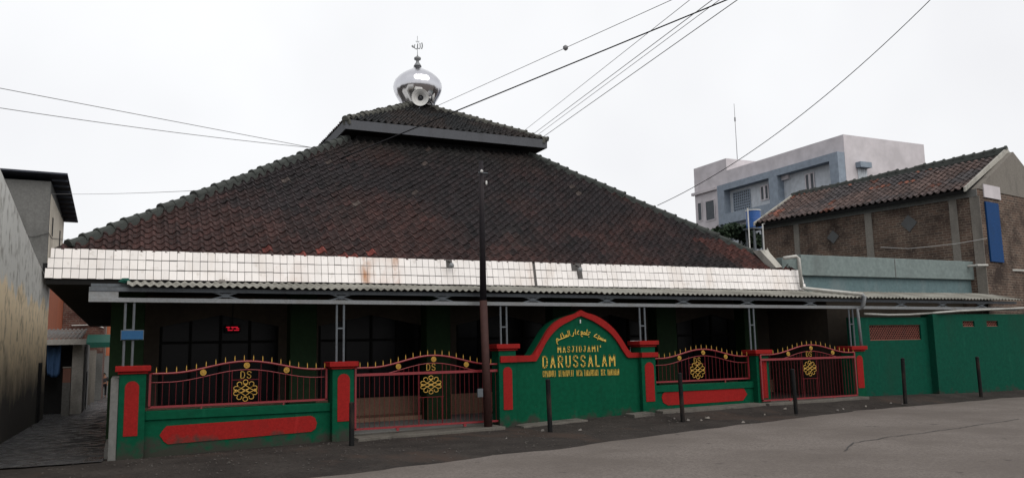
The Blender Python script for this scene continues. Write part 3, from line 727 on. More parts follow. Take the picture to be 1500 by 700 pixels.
GL = {'A': [[(0, 0), (.5, 1), (1, 0)], [(.2, .33), (.8, .33)]], 'B': [[(0, 0), (0, 1), (.7, 1), (.9, .88), (.9, .65), (.7, .53), (0, .53)], [(.7, .53), (1, .38), (1, .14), (.75, 0), (0, 0)]],
 'C': [[(1, .8), (.8, 1), (.25, 1), (0, .78), (0, .22), (.25, 0), (.8, 0), (1, .2)]], 'D': [[(0, 0), (0, 1), (.5, 1), (.85, .9), (1, .68), (1, .32), (.85, .1), (.5, 0), (0, 0)]], 'E': [[(1, 1), (0, 1), (0, 0), (1, 0)], [(0, .52), (.8, .52)]],
 'H': [[(0, 0), (0, 1)], [(1, 0), (1, 1)], [(0, .5), (1, .5)]], 'I': [[(.5, 0), (.5, 1)], [(.15, 0), (.85, 0)], [(.15, 1), (.85, 1)]], 'J': [[(.3, 1), (1, 1)], [(.75, 1), (.75, .2), (.5, 0), (.2, 0), (0, .2)]],
 'K': [[(0, 0), (0, 1)], [(1, 1), (0, .45)], [(.35, .62), (1, 0)]], 'L': [[(0, 1), (0, 0), (1, 0)]], 'M': [[(0, 0), (0, 1), (.5, .4), (1, 1), (1, 0)]], 'N': [[(0, 0), (0, 1), (1, 0), (1, 1)]], 'P': [[(0, 0), (0, 1), (.75, 1), (1, .85), (1, .6), (.75, .45), (0, .45)]],
 'R': [[(0, 0), (0, 1), (.75, 1), (1, .85), (1, .62), (.75, .48), (0, .48)], [(.5, .48), (1, 0)]], 'S': [[(1, .82), (.78, 1), (.25, 1), (0, .82), (.05, .62), (.9, .42), (1, .2), (.78, 0), (.22, 0), (0, .18)]], 'T': [[(0, 1), (1, 1)], [(.5, 1), (.5, 0)]],
 'U': [[(0, 1), (0, .2), (.25, 0), (.75, 0), (1, .2), (1, 1)]], 'W': [[(0, 1), (.25, 0), (.5, .7), (.75, 0), (1, 1)]], '0': [[(.2, 0), (0, .2), (0, .8), (.2, 1), (.8, 1), (1, .8), (1, .2), (.8, 0), (.2, 0)]], '1': [[(.2, .8), (.5, 1), (.5, 0)]],
 '7': [[(0, 1), (1, 1), (.4, 0)]], '/': [[(0, 0), (1, 1)]], '.': [[(.4, 0), (.6, .0)]], "'": [[(.5, 1.05), (.3, .75)]], ' ': []}
WD = {'I': .55, '1': .6, '.': .3, "'": .35, ' ': .7, 'M': 1.25, 'W': 1.25, 'L': .85, 'J': .9, '/': .7}
def stroke_text(mb, txt, x0, x1, y, z, h, w, dep, gap=.35, slope=0):
    tot = sum(WD.get(c, 1) for c in txt)+gap*(len(txt)-1); u = (x1-x0)/tot; x = x0
    for c in txt:
        cw = WD.get(c, 1)*u
        for st in GL[c]:
            P = [V((x+w/2+(cw-w)*p[0], y, z+w/2+(h-w)*p[1]+slope*(x-x0))) for p in st]
            for k, (a, b) in enumerate(zip(P, P[1:])):
                t = (b-a).normalized()*w*.42; n = V((-t.z, 0, t.x)).normalized()*w/2; a2, b2 = a-t, b+t; e = V((0, dep+.0007*(k % 2), 0))
                mb.hexa([a2-n, a2+n, a2+n+e, a2-n+e], [b2-n, b2+n, b2+n+e, b2-n+e])
        x += cw+gap*u
def railing(kind, label, group, x0, x1, y, zb, ze, zpk, gap=.125, rail2=None, lab=None, cxo=.5, ospan=None, nspk=20, cat='railing'):
    """x0..x1 span, zb bottom rail, ze top rail at the ends, zpk at the crown; rail2 = straight heavy rail of a gate"""
    t = thing(kind, label, cat, ((x0+x1)/2, y, zb), group); L = x1-x0
    top = lambda x: ze+(zpk-ze)*bell((x-x0)/L)
    low = lambda x: ze-.165+(zpk-ze)*bell((x-x0)/L)
    n = 40
    MB().tube([(x0+L*k/n, y, top(x0+L*k/n)) for k in range(n+1)], .021, 8).build('top_rail', M['rail'], t, smooth=True)
    pts = [(x0+L*k/n, y, low(x0+L*k/n)) for k in range(n+1)]
    if rail2: pts = [p for p in pts if p[2] > rail2+.005]
    MB().tube(pts, .010, 6).build('inner_rail', M['rail'], t, smooth=True)
    MB().bar((x0, y, zb), (x1, y, zb), .04).build('bottom_rail', M['rail'], t)
    if rail2: MB().bar((x0, y, rail2), (x1, y, rail2), .045, .055).build('middle_rail', M['rail'], t)
    for x in (x0+.02, x1-.02): MB().bar((x, y, zb), (x, y, top(x)), .04).build('end_post', M['rail'], t)
    cx = x0+L*cxo; ow, oh = ospan
    nb = int(L/gap); ztl = (rail2 if rail2 else None)
    bars = MB(); c0 = low(cx)
    if rail2: pass
    for k in range(1, nb):
        x = x0+L*k/nb
        zt3 = low(x) if not rail2 else max(low(x), rail2)
        zt3 = top(x) if k % 5 == 2 and not rail2 else zt3
        if abs(x-cx) < ow*.56:
            if rail2: bars.bar((x, y, zb), (x, y, rail2-oh-.12), .0075)
            continue
        bars.bar((x, y, zb), (x, y, zt3), .0075)
    # short rail under the letters
    zl = c0-.195 if not rail2 else rail2-.02
    if not rail2: bars.bar((cx-ow*.56, y, zl), (cx+ow*.56, y, zl), .012)
    else: bars.bar((cx-ow*.62, y, rail2-oh-.12), (cx+ow*.62, y, rail2-oh-.12), .012)
    for s in (-1, 1):
        bars.bar((cx+s*ow*.56, y, zb), (cx+s*ow*.56, y, c0), .013)
    b = bars.build('bars', M['bars'], t); 
    sp = nspk
    for k in range(sp):
        x = x0+L*(k+.7)/sp; z = top(x)
        MB().tube([(x, y, z-.005), (x, y, z+.075), (x, y, z+.125)], [.0095, .0095, .002], 6).build('spike', M['gold'], t)
    for f in (.285, .525, .755):
        x = x0+L*f; m = MB(); rosette(m, (x, y-.015, (top(x)+low(x))/2), .052); m.build('rosette', M['gold'], t)
    m = MB(); zc = zb+.03+oh/2 if not rail2 else rail2-.06-oh/2
    orn(m, cx, y-.012, zc, ow, oh, .0085); m.build('scroll_ornament', M['gold'], t, smooth=True)
    lz = (zl+.022)+(.03 if rail2 else 0)
    lh = .145 if rail2 is None else min(.15, c0-rail2-.045)
    
    for ch_, xa_ in (('D', cx-.10), ('S', cx+.022)): L2 = MB(); stroke_text(L2, ch_, xa_, xa_+.085, y-.014, lz+(.012 if rail2 else 0), lh, .014, .012); L2.build('letter', M['gold'], t)
    return t
# left railing on its low wall
def lowwall(label, x0, x1, ztop, y0, y1, px, rnd_left=False, zr=None):
    t = thing('fence_wall', label, 'fence', ((x0+x1)/2, (y0+y1)/2, hgt((x0+x1)/2, 17)), 'low green fence walls')
    zb0 = hgt(x0, 17)-.15
    bx('lower_wall', M['green'], t, x0, x1, y0+.035, y1, zb0, ztop-.17)
    bx('coping', M['green'], t, x0, x1, y0, y1+.02, ztop-.167, ztop, bevel=.01)
    pts = [pY(u, v, y0+.035) for u, v in px]
    m = MB(); m.prism([V((p.x, y0+.02, p.z)) for p in pts], (0, .02, 0)); m.build('red_panel', M['red'], t)
    return t
fy = 17.2
fx = (posts[0][1]+.003, posts[1][0]-.003)
w1 = pY(348, 596, fy-.1).z
lowwall('low green wall with long red panel under the left railing', fx[0], fx[1], w1, fy-.1, fy+.12,
        [(233.8, 637), (238, 630), (244, 623.4), (350, 616), (455, 608.4), (461, 611), (464, 618.7), (462, 627), (456, 631.6), (350, 641), (246, 650), (240, 646)])
zb1 = pY(348, 590.5, fy).z
railing('fence_railing', 'arched red iron railing with gold spikes on the left low wall', 'arched red railings', fx[0]+.05, fx[1]-.05, fy, zb1,
        pY(217, 547.5, fy).z-.0, pY(352, 529, fy).z, gap=.118, cxo=.52, ospan=(.46, .43), nspk=19)
t = None
fx2 = (posts[3][1]+.003, posts[4][0]-.003)
w2 = pY(1030, 561.5, fy-.1).z
lowwall('low green wall with red panel under the right railing', fx2[0], fx2[1], w2, fy-.1, fy+.12,
        [(969, 582), (970.5, 576), (976, 573), (1030, 570), (1088, 566.8), (1094, 577), (1088, 586), (1030, 590), (978, 593.2), (971, 589)])
railing('fence_railing', 'arched red iron railing with gold spikes on the right low wall beyond the sign', 'arched red railings', fx2[0]+.03, fx2[1]-.04, fy,
        pY(1030, 556.5, fy).z, pY(964, 525, fy).z, pY(1022, 511.5, fy).z, gap=.118, cxo=.46, ospan=(.46, .45), nspk=19)
# sliding gates
gy = 17.05
ga = pY(519, 600, gy).x; gb = pY(733, 600, gy).x
railing('sliding_gate', 'big arched red sliding gate with gold spikes behind the tall pole', 'arched red sliding gates', ga, gb, gy,
        pY(620, 622.5, gy).z, pY(525, 538.8, gy).z, pY(626, 520.5, gy).z, gap=.105, rail2=pY(620, 545.8, gy).z, cxo=.505, ospan=(.48, .40), nspk=20, cat='gate')
gy2 = 16.90
gc = pY(1115, 560, gy2).x; gd = pY(1255, 560, gy2).x
railing('sliding_gate', 'arched red sliding gate with gold spikes at the far right bay', 'arched red sliding gates', gc, gd, gy2,
        pY(1185, 582.5, gy2).z, pY(1118, 519.5, gy2).z, pY(1190, 505, gy2).z, gap=.105, rail2=pY(1183, 524.5, gy2).z, cxo=.50, ospan=(.46, .42), nspk=20, cat='gate')
for nm, o in [(o.name, o) for o in list(COL.objects) if o.name.startswith('sliding_gate') or o.name.startswith('fence_railing')]:
    L0 = min((c.matrix_basis @ V(c.bound_box[0])).x for c in o.children if c.name.startswith('bottom_rail')) ; 
    br = [c for c in o.children if c.name.startswith('bottom_rail')][0]
    xs_ = [v.co.x for v in br.data.vertices]; ys_ = [v.co.y for v in br.data.vertices]; zs_ = [v.co.z for v in br.data.vertices]
    for f in (.28, .74):
        x = min(xs_)+(max(xs_)-min(xs_))*f; y = sum(ys_)/len(ys_); z = min(zs_)
        if nm.startswith('sliding'): MB().tube([(x, y-.02, z-.03), (x, y+.02, z-.03)], .035, 12).build('wheel', M['rail'], o)
        else: MB().bar((x, y, z), (x, y, z-.08), .03).build('foot', M['rail'], o)

# ------------------------------------------------------------------ arched sign wall
SY = 17.08; ST = .45
sign = thing('sign_wall', 'green arched sign wall with red rim and golden lettering', 'sign', (9.9, 17.3, 0))
def zp(x, y): return 760+x/3.89, 440+y/3.89
outer_px = [(0, 313), (75, 313), (90, 292), (130, 225), (165, 165), (210, 120), (270, 90), (320, 75), (350, 55), (380, 70), (430, 85), (490, 120), (540, 165), (585, 225), (615, 275), (635, 297), (778, 297)]
inner_px = [(0, 349), (95, 345), (115, 310), (150, 240), (190, 185), (235, 145), (290, 115), (350, 88), (410, 113), (470, 150), (520, 190), (560, 240), (590, 290), (615, 325), (778, 325)]
def smooth_pts(pts, n=3):
    out = []
    for i in range(len(pts)-1):
        p0 = pts[max(i-1, 0)]; p1 = pts[i]; p2 = pts[i+1]; p3 = pts[min(i+2, len(pts)-1)]
        if i in (0, 1) or i >= len(pts)-3 or (pts[i][0] == 350) or (pts[i+1][0] == 350 and len(pts) > 15): out.append(p1); continue
        for k in range(n):
            t = k/n; out.append(tuple(.5*((2*p1[j])+(-p0[j]+p2[j])*t+(2*p0[j]-5*p1[j]+4*p2[j]-p3[j])*t*t+(-p0[j]+3*p1[j]-3*p2[j]+p3[j])*t*t*t) for j in (0, 1)))
    out.append(pts[-1]); return out
O = [pY(*zp(*p), SY) for p in smooth_pts(outer_px)]; I = [pY(*zp(*p), SY) for p in smooth_pts(inner_px)]
sx0, sx1 = posts[2][1]+.003, posts[3][0]-.003
def clipx(P):
    zl, zr = P[0].z, P[-1].z
    P = [p for p in P if sx0 < p.x < sx1]
    return [V((sx0, SY, P[0].z))]+P+[V((sx1, SY, P[-1].z))]
Oc, Ic = clipx(O), clipx(I)
zbase = -.2
m = MB(); k = len(Oc)
top = [V((p.x, SY, p.z-.01)) for p in Oc]
vs = []
for p in top: vs += [V((p.x, SY, zbase)), p, V((p.x, SY+ST, zbase)), V((p.x, SY+ST, p.z))]
fs = []
for i in range(k-1):
    a = 4*i; fs += [(a, a+4, a+5, a+1), (a+2, a+3, a+7, a+6), (a+1, a+5, a+7, a+3)]
fs += [(0, 1, 3, 2), (4*k-4, 4*k-2, 4*k-1, 4*k-3)]
m.add(vs, fs); m.build('panel', M['green'], sign)
# rim: strip between outer and inner curves, resampled
def resample(P, n):
    d = [0]
    for a, b in zip(P, P[1:]): d.append(d[-1]+(b-a).length)
    out = []
    for i in range(n+1):
        t = d[-1]*i/n; j = 0
        while j < len(d)-2 and d[j+1] < t: j += 1
        out.append(P[j].lerp(P[j+1], 0 if d[j+1] == d[j] else min(1, (t-d[j])/(d[j+1]-d[j]))))
    return out
def split_at_apex(P):
    j = max(range(len(P)), key=lambda i: P[i].z); return P[:j+1], P[j:]
oa, ob_ = split_at_apex(Oc); ia, ib = split_at_apex(Ic)
RO = resample(oa, 40)+resample(ob_, 40)[1:]; RI = resample(ia, 40)+resample(ib, 40)[1:]
m = MB(); vs = []
for a, b in zip(RO, RI): vs += [V((a.x, SY-.05, a.z)), V((b.x, SY-.05, b.z)), V((a.x, SY+.06, a.z+.002)), V((b.x, SY-.002, b.z))]
fs = []
for i in range(len(RO)-1): a = 4*i; fs += [(a, a+1, a+5, a+4), (a, a+4, a+6, a+2), (a+1, a+3, a+7, a+5)]
m.add(vs, fs); m.build('rim', M['red'], sign, fixn=False)
# red band carried across the two end pillars
za = (O[0].z, I[0].z)
bx('band', M['red'], sign, pY(732, 525, PF).x, sx0+.004, PF-.05, SY-.02, I[0].z, O[0].z-.001)
bx('band', M['red'], sign, sx1-.004, pY(962.5, 520, PF).x, PF-.05, SY-.02, Ic[-1].z, Oc[-1].z-.001)
cxs = pY(849.5, 530, SY).x
ty = SY-.004
def put(txt, u0, u1, vb, vt, bold, ext=.012, sp=1.0):
    a = pY(u0, vb, SY); b = pY(u1, vb-.027*(u1-u0), SY); h = pY(u0, vt, SY).z-a.z
    L2 = MB(); stroke_text(L2, txt, a.x, b.x, ty-.012, a.z, h, bold, .014, gap=sp, slope=(b.z-a.z)/(b.x-a.x)); L2.build('lettering', M['letter'], sign)
M['letter'] = paint('yellow_gold_letters', (.50, .33, .05), (.34, .21, .05), .5, .5, 12, False, 0, 0)
put("MASJIDJAMI'", 816.5, 880, 516.5, 507, .020, sp=.6)
put('DARUSSALAM', 794.5, 901, 539, 521, .031, sp=.5)
put('CIPAHDULI  RT.01/RW.07  DESA TARAJUSARI  KEC. BANJARAN', 795, 906.5, 552, 542.6, .0095, sp=.5)
# arabic arc, drawn with pen strokes right to left (x to the left grows along the arc)
AR = MB()
A0 = pY(886, 501, SY); A1 = pY(812, 501, SY); Am = pY(849, 489.5, SY)
def arcpt(s, h):     # s 0 (right) .. 1 (left), h height above baseline in metres
    cx_ = (A0.x+A1.x)/2; half = (A0.x-A1.x)/2; rise = Am.z-A0.z; Rr = (half*half+rise*rise)/(2*rise); c = V((cx_, 0, Am.z-Rr)); am = math.asin(half/Rr)
    w = am*(1-2*s); return V((c.x+(Rr+h)*math.sin(w), SY-.012, c.z+(Rr+h)*math.cos(w)))
def pen(pts, r=.0125): AR.tube([arcpt(s, h) for s, h in pts], r, 6)
u = .01
def loop(s, h, rs, rh, r=.0125): pen([(s+rs*math.cos(2*PI*k/8), h+rh*math.sin(2*PI*k/8)) for k in range(9)], r)
# masjid
pen([(.0, .03), (.03, .03), (.05, .0), (.24, .0)]); loop(.015, .03, .014, .022)
for s in (.06, .085, .11): pen([(s, .0), (s, .05)])
pen([(.13, .06), (.165, .065), (.15, .03), (.12, .0)]); pen([(.19, .08), (.22, .04), (.235, .0), (.205, -.005)]); loop(.15, -.035, .004, .006, .007)
# jami'
pen([(.31, .07), (.345, .075), (.33, .03), (.35, .0), (.42, .0)]); loop(.33, -.04, .004, .006, .007); pen([(.375, .0), (.375, .13)]); loop(.415, .03, .016, .026); pen([(.43, .0), (.46, .005)])
loop(.465, .045, .015, .022); pen([(.46, .02), (.485, -.01), (.47, -.05), (.45, -.045)])
# dar
pen([(.52, .09), (.545, .05), (.55, .01), (.52, .0)]); pen([(.58, .0), (.58, .13)]); pen([(.605, .06), (.62, .02), (.63, -.02), (.66, -.025)])
# as-salam
pen([(.69, .0), (.69, .13)]); pen([(.715, .13), (.715, .0), (.86, .0)])
for s in (.74, .757, .775): pen([(s, .0), (s, .05)])
pen([(.80, .0), (.815, .13)]); pen([(.86, .0), (.84, .12)]); pen([(.86, .0), (.91, .01)]); loop(.93, .03, .018, .026); pen([(.95, .02), (.965, -.04), (.96, -.07)])
AR.build('calligraphy', M['letter'], sign)
lt = thing('wall_lamp', 'small white lamp under the point of the red arch', 'lamp', tuple(pY(849, 470, SY-.05)))
q = pY(849.2, 473.2, SY-.05); MB().tube([q+V((0, -.03, 0)), q+V((0, -.03, .085))], .016, 10).build('tube', M['white'], lt)
MB().box(q.x-.012, q.x+.012, SY-.07, SY-.046, q.z+.05, q.z+.08).build('holder', M['steel'], lt)
# thin white bent conduit beside the right pillar of the sign
cd = MB().tube([pY(923.5, 515.5, 17.5), pY(923.5, 499.5, 17.5), pY(938, 499.5, 17.5)], .014, 8).build('conduit_pipe', M['white']); tag(cd, 'thin white bent conduit behind the right end of the arched sign', 'pipe')

# ------------------------------------------------------------------ right green walls
gw = thing('green_wall', 'green painted wall with long red vent panel beside the far gate', 'wall', (21, 17.4, 0), 'green walls at the right')
a = posts[5][1]+.003; b = pY(1364, 540, 17.3).x; topz = 2.42
v0 = pY(1273, 475, 17.3); v1 = pY(1350, 497, 17.3); vx0, vx1, vz0, vz1 = v0.x, v1.x, v1.z+.0, v0.z-.02
m = MB(); m.box(a, vx0, 17.3, 17.5, -.1, topz); m.box(vx1, b, 17.3, 17.5, -.1, topz); m.box(vx0, vx1, 17.3, 17.5, -.1, vz0); m.box(vx0, vx1, 17.3, 17.5, vz1, topz)
m.build('wall_face', M['green_wall'], gw)
M['terra'] = paint('terracotta_vent', (.16, .045, .03), (.08, .03, .025), .5, .8, 5)
def vent(x0, x1, z0, z1, y, parent):
    m = MB(); m.box(x0, x1, y+.12, y+.14, z0, z1); v = MB()
    n = max(2, round((x1-x0)/.1)); k = max(2, round((z1-z0)/.1)); dx = (x1-x0)/n; dz = (z1-z0)/k
    for i in range(n):
        for j in range(k):
            c = V((x0+(i+.5)*dx, y+.06, z0+(j+.5)*dz))
            for s in (-1, 1): v.bar(c+V((-dx*.5, 0, -dz*.5*s)), c+V((dx*.5, 0, dz*.5*s)), .016)
    v.box(x0, x1, y+.03, y+.09, z0, z0+.02); v.box(x0, x1, y+.03, y+.09, z1-.02, z1)
    o = v.build('vent_blocks', M['terra'], parent); m.build('vent_back', M['dark'], o)
vent(vx0, vx1, vz0, vz1, 17.3, gw)
gw2 = thing('green_wall', 'green painted wall with two small vents, stepping forward at the right edge', 'wall', (26, 17.2, 0), 'green walls at the right')
yw = 17.08; a2 = pY(1373, 540, yw).x
s0 = pY(1410, 470, yw); s1 = pY(1428, 478, yw); s2 = pY(1445, 470, yw)
m = MB(); zz0, zz1 = s1.z, s0.z
xs_ = [a2, s0.x, s1.x, s2.x, s2.x+(s1.x-s0.x), 34]
for i in (0, 2, 4): m.box(xs_[i], xs_[i+1], yw, yw+.42, -.1, 2.50)
for i in (1, 3): m.box(xs_[i], xs_[i+1], yw, yw+.42, -.1, zz0); m.box(xs_[i], xs_[i+1], yw, yw+.42, zz1, 2.50)
m.build('wall_face', M['green_wall'], gw2)
vent(xs_[1], xs_[2], zz0, zz1, yw, gw2); vent(xs_[3], xs_[4], zz0, zz1, yw, gw2)
pl = [(1264, 459.5), (1300, 461), (1330, 460.5), (1362, 458.5), (1375, 457.5), (1400, 455.5), (1430, 454), (1452, 453), (1500, 451)]
pvp = MB().tube([pY(u, v, 17.05 if u > 1365 else 17.25)+V((0, -.04, .0)) for u, v in pl], .034, 8).build('water_pipe', M['pvc'], smooth=True)
tag(pvp, 'long white pipe along the top of the green walls', 'pipe')
# clips
# annex with parapet
an = thing('annex', 'flat roofed pale aqua annex with plain parapet right of the mosque', 'building', (22.5, 22, 0))
bx('wall', M['aqua_dark'], an, 18.25, 26.0, 18.3, 25, 3.21, 3.70)
bx('lower_wall', M['inner'], an, 19.45, 26.0, 18.6, 25, -.1, 3.2)  # dark wall colour stands in for the shade of the far bay
bx('parapet', M['aqua'], an, 18.12, 26.32, 18.18, 25.1, 3.70, 4.32, bevel=.015)
bx('seam', M['cement'], an, pY(1311, 390, 18.17).x, pY(1311, 390, 18.17).x+.02, 18.165, 18.18, 3.72, 4.3)
q = pY(1147, 376, 18.3); bx('corner_wall', M['aqua'], an, q.x, 18.12, 18.35, 25, 3.2, 4.2)
ov = MB().tube([pY(1418, 390, 18.18), pY(1418, 390, 18.18)+V((0, -.35, 0)), pY(1418, 390, 18.18)+V((.35, -.45, 0))], .04, 10).build('drain_spout', M['pvc'], an)
# downpipe
dp = thing('downpipe', 'pale pvc downpipe running over the canopy and down beside the last pillar', 'pipe', tuple(pY(1170, 425, 17.9)))
A_ = pY(1148, 378, 18.1); B_ = pY(1166, 375.5, 18.02); Bb = V((B_.x+.06, 17.98, B_.z-.06)); C_ = V((Bb.x+.02, 17.96, pY(1170, 421, 17.96).z))
D_ = pY(1264, 431, 16.86); D2 = D_+V((.05, 0, -.08)); E_ = pY(1264, 448, 16.86); E2 = pY(1256, 453, 17.0); E3 = pY(1256.5, 458, 17.0); F_ = pY(1262, 507, 17.0)
MB().tube([A_, B_, Bb, C_], .052, 12).build('upper_pipe', M['pvc'], dp, smooth=True)
MB().tube([C_, C_+V((.1, -.06, -.03)), D_], .05, 12).build('sloping_pipe', M['pvc'], dp, smooth=True)
MB().tube([D_-V((.03, 0, 0)), D2, E_, E2+V((.1, -.05, .04)), E2, E3, F_], [.052, .06, .06, .05, .045, .042, .042], 12).build('lower_pipe', M['steel_light'], dp, smooth=True)

# ------------------------------------------------------------------ brick house at the right
z_e = 6.75
A = pZ(1410, 280, z_e); B = pZ(1117, 328, z_e); dd = (B-A); dd.z = 0; dd.normalize(); nn = V((-dd.y, dd.x, 0)); nn = nn if nn.x > 0 else -nn
LW = (B-A).length; W = 6.0
bh = thing('brick_house', 'unplastered brick house with grey brown tiled roof behind the annex', 'house', (A.x, A.y, 0))
def hp(s, w, z): return V((A.x, A.y, 0))+dd*s+nn*w+V((0, 0, z))
UVB = (V((A.x, A.y, 0)), dd, V((0, 0, 1)))
def onplane(u, v, w):
    o = hp(0, w, 0); d = ray(u, v); t = (nn.dot(o-V((0, 0, H))))/nn.dot(d); q = d*t+V((0, 0, H)); return (q-V((A.x, A.y, 0))).dot(dd), q.z
near = onplane(1436, 330, 0)[0]
MB().hexa([hp(near, 0, -.1), hp(LW, 0, -.1), hp(LW, W, -.1), hp(near, W, -.1)], [hp(near, 0, z_e), hp(LW, 0, z_e), hp(LW, W, z_e), hp(near, W, z_e)]).build('wall', M['brick'], bh, uv=UVB)
zr_ = 8.5
MB().prism([hp(near-.02, .02, z_e+.01), hp(near-.02, W-.02, z_e+.01), hp(near-.02, W/2, zr_-.1)], dd*(LW+.0)).build('gable', M['cement_pale'], bh)
# concrete posts + ring beam + diamond vents on the long wall
def onwall(u, v, w=-.03):
    o = hp(0, w, 0); d = ray(u, v); t = (nn.dot(o-V((0, 0, H))))/nn.dot(d); q = d*t+V((0, 0, H)); return (q-V((A.x, A.y, 0))).dot(dd), q.z
for u, v, wd in ((1167, 350, .12), (1272, 330, .14), (1397, 320, .13), (1431, 320, .16)):
    s, _ = onwall(u, v); s = max(s, near+.1)
    MB().hexa([hp(s-wd, -.03, 3.0), hp(s+wd, -.03, 3.0), hp(s+wd, -.003, 3.0), hp(s-wd, -.003, 3.0)], [hp(s-wd, -.03, 6.5), hp(s+wd, -.03, 6.5), hp(s+wd, -.003, 6.5), hp(s-wd, -.003, 6.5)]).build('concrete_post', M['cement_pale'], bh)
MB().hexa([hp(near, -.04, 6.5), hp(LW, -.04, 6.5), hp(LW, -.004, 6.5), hp(near, -.004, 6.5)], [hp(near, -.04, 6.74), hp(LW, -.04, 6.74), hp(LW, -.004, 6.74), hp(near, -.004, 6.74)]).build('ring_beam', M['cement'], bh)
M['ventblue'] = paint('bluish_vent_glass', (.055, .058, .06), (.045, .038, .034), .9, .7, 5)
for u, v, r in ((1220, 347, .26), (1331, 327, .31)):
    s, z = onwall(u, v)
    MB().prism([hp(s-r, -.025, z), hp(s, -.025, z+r*1.0), hp(s+r, -.025, z), hp(s, -.025, z-r*1.0)], nn*.02).build('diamond_vent', M['ventblue'], bh)
def colb(a, s, r):
    c = V((.175, .120, .108)).lerp(V((.100, .090, .095)), sm(.5+fb(a*.5, s*.5, 21)*3))
    if fb(a*.45+s*.2, s*1.2, 33) > .16 and r.random() < .75: c = V((.33, .13, .09))*r.uniform(.5, 1.1)
    return c*r.uniform(.7, 1.35)
s_n, s_f = onplane(1413, 269, -.38)[0], LW+.12
sl_ = (zr_-z_e)/(W/2+.38); w_f = (8.2-z_e)/sl_-.38
eL = [hp(s_f, -.38, z_e+.0), hp(s_n, -.38, z_e+.0), hp(s_n, W/2, zr_+.0), hp(s_f, w_f, 8.2)]
r1 = tile_plane('roof', bh, *eL, M['tile'], colb, tw=.24, th=.27, seed=51)
under(*eL, 'roof_deck', M['soffit'], r1)
eR = [hp(s_n, W+.38, z_e), hp(s_f, W+.38, z_e), hp(s_f, w_f, 8.2), hp(s_n, W/2, zr_)]
r1 = tile_plane('rear_roof', bh, *eR, M['tile'], colplain, tw=.48, seed=52, sub=2); under(*eR, 'rear_roof_deck', M['soffit'], r1)
ridge_caps('ridge', bh, hp(s_n, W/2, zr_+.04), hp(s_f, w_f, 8.24), M['ridge'], r=.12, seed=53)
for s in (s_n, s_f):
    for wa, wb in ((-.42, W/2), (W+.42, W/2)):
        zq = zr_
        if s == s_f: zq, wb = 8.2, w_f
        MB().hexa([hp(s-.03, wa, z_e-.10), hp(s+.03, wa, z_e-.10), hp(s+.03, wb, zq-.12), hp(s-.03, wb, zq-.12)], [hp(s-.03, wa, z_e+.05), hp(s+.03, wa, z_e+.05), hp(s+.03, wb, zq+.08), hp(s-.03, wb, zq+.08)]).build('barge_board', M['clip'], bh)
MB().hexa([hp(near-.06, .42, 4.3), hp(near-.06, 1.35, 4.3), hp(near-.01, 1.35, 4.3), hp(near-.01, .42, 4.3)], [hp(near-.06, .42, 6.35), hp(near-.06, 1.35, 6.35), hp(near-.01, 1.35, 6.35), hp(near-.01, .42, 6.35)]).build('blue_shutter', M['tank_blue'], bh)
MB().hexa([hp(near-.05, .4, 6.5), hp(near-.05, 1.6, 6.5), hp(near-.01, 1.6, 6.5), hp(near-.01, .4, 6.5)], [hp(near-.05, .4, 6.95), hp(near-.05, 1.6, 6.95), hp(near-.01, 1.6, 6.95), hp(near-.01, .4, 6.95)]).build('window', M['office_white'], bh)
cbl = []
for u, v in ((1290, 362), (1330, 364), (1365, 361), (1400, 357), (1446, 349)):
    s, z = onwall(u, v, -.15); cbl.append(hp(s, -.15, z))
cb = MB().tube(cbl, .008, 6).build('cable', M['white']); tag(cb, 'thin white cable sagging across the brick house wall', 'cable')
# small low roof thing at far right below brick house
ex = thing('side_house', 'dark fronted house at the right edge next to the annex', 'house', (30, 19, 0))
bx('wall', M['brick'], ex, 26.4, 34, 18.35, 18.42+.0, -.1, 4.0, uv=XY); bx('eave_pipe', M['pvc'], ex, 26.3, 34, 18.2, 18.26, 4.05, 4.11)
bx('lower_wall', M['cement'], ex, 26.4, 34, 18.45, 24, -.1, 3.9)

# ------------------------------------------------------------------ office building
Yo = 45.0; C0 = pY(1235, 197, Yo); Xo = C0.x; ZT = C0.z
of = thing('office_building', 'large white and slate blue office block standing behind the roofs', 'building', (Xo, Yo, 0))
XR = pY(1353, 212, Yo).x
def zo(x, y): return (1000+x/4.117, 180+y/4.117)
Yfar = pX(1018, 290, Xo).y
Ytow = pX(1063, 232, Xo).y
MB().box(Xo, XR, Yo, Yfar, -.2, ZT).build('main_block', M['office_white'], of)
tz1 = pX(1063, 232, Xo).z
m = MB().box(Xo+.02, Xo+9, Ytow, Yfar, ZT+.002, tz1); m.build('stair_tower', M['office_white'], of)
# slate frame on the left face
ft = lambda x, y, xo=0: pX(*zo(x, y), Xo+xo)
fd = .75
ff = lambda x, y: ft(x, y, -fd)
Ya = Yo+.02; Yb = ff(208, 420).y
za1 = ff(935, 172).z; zin = ff(880, 232).z
Y_o = [ff(888, 300).y, ff(572, 400).y, ff(524, 440).y, ff(250, 480).y]
zmid = ff(262, 548).z; zlow = zmid-.9; zbot = 4
fr = MB()
fr.box(Xo-fd, Xo-.003, Ya, Yb, zin, za1)
for y0, y1 in ((Ya, Y_o[0]), (Y_o[1], Y_o[2]), (Y_o[3], Yb)): fr.box(Xo-fd, Xo-.003, y0, y1, zbot, zin-.002)
fr.box(Xo-fd+.02, Xo-.003, Y_o[0]+.001, Y_o[1]-.001, zlow, zmid); fr.box(Xo-fd+.02, Xo-.003, Y_o[2]+.001, Y_o[3]-.001, zlow, zmid)
fr.build('slate_frame', M['office_grey'], of)
MB().box(Xo-.02, Xo-.004, Y_o[0], Y_o[3], zbot, zin).build('recess_wall', M['office_side'], of)
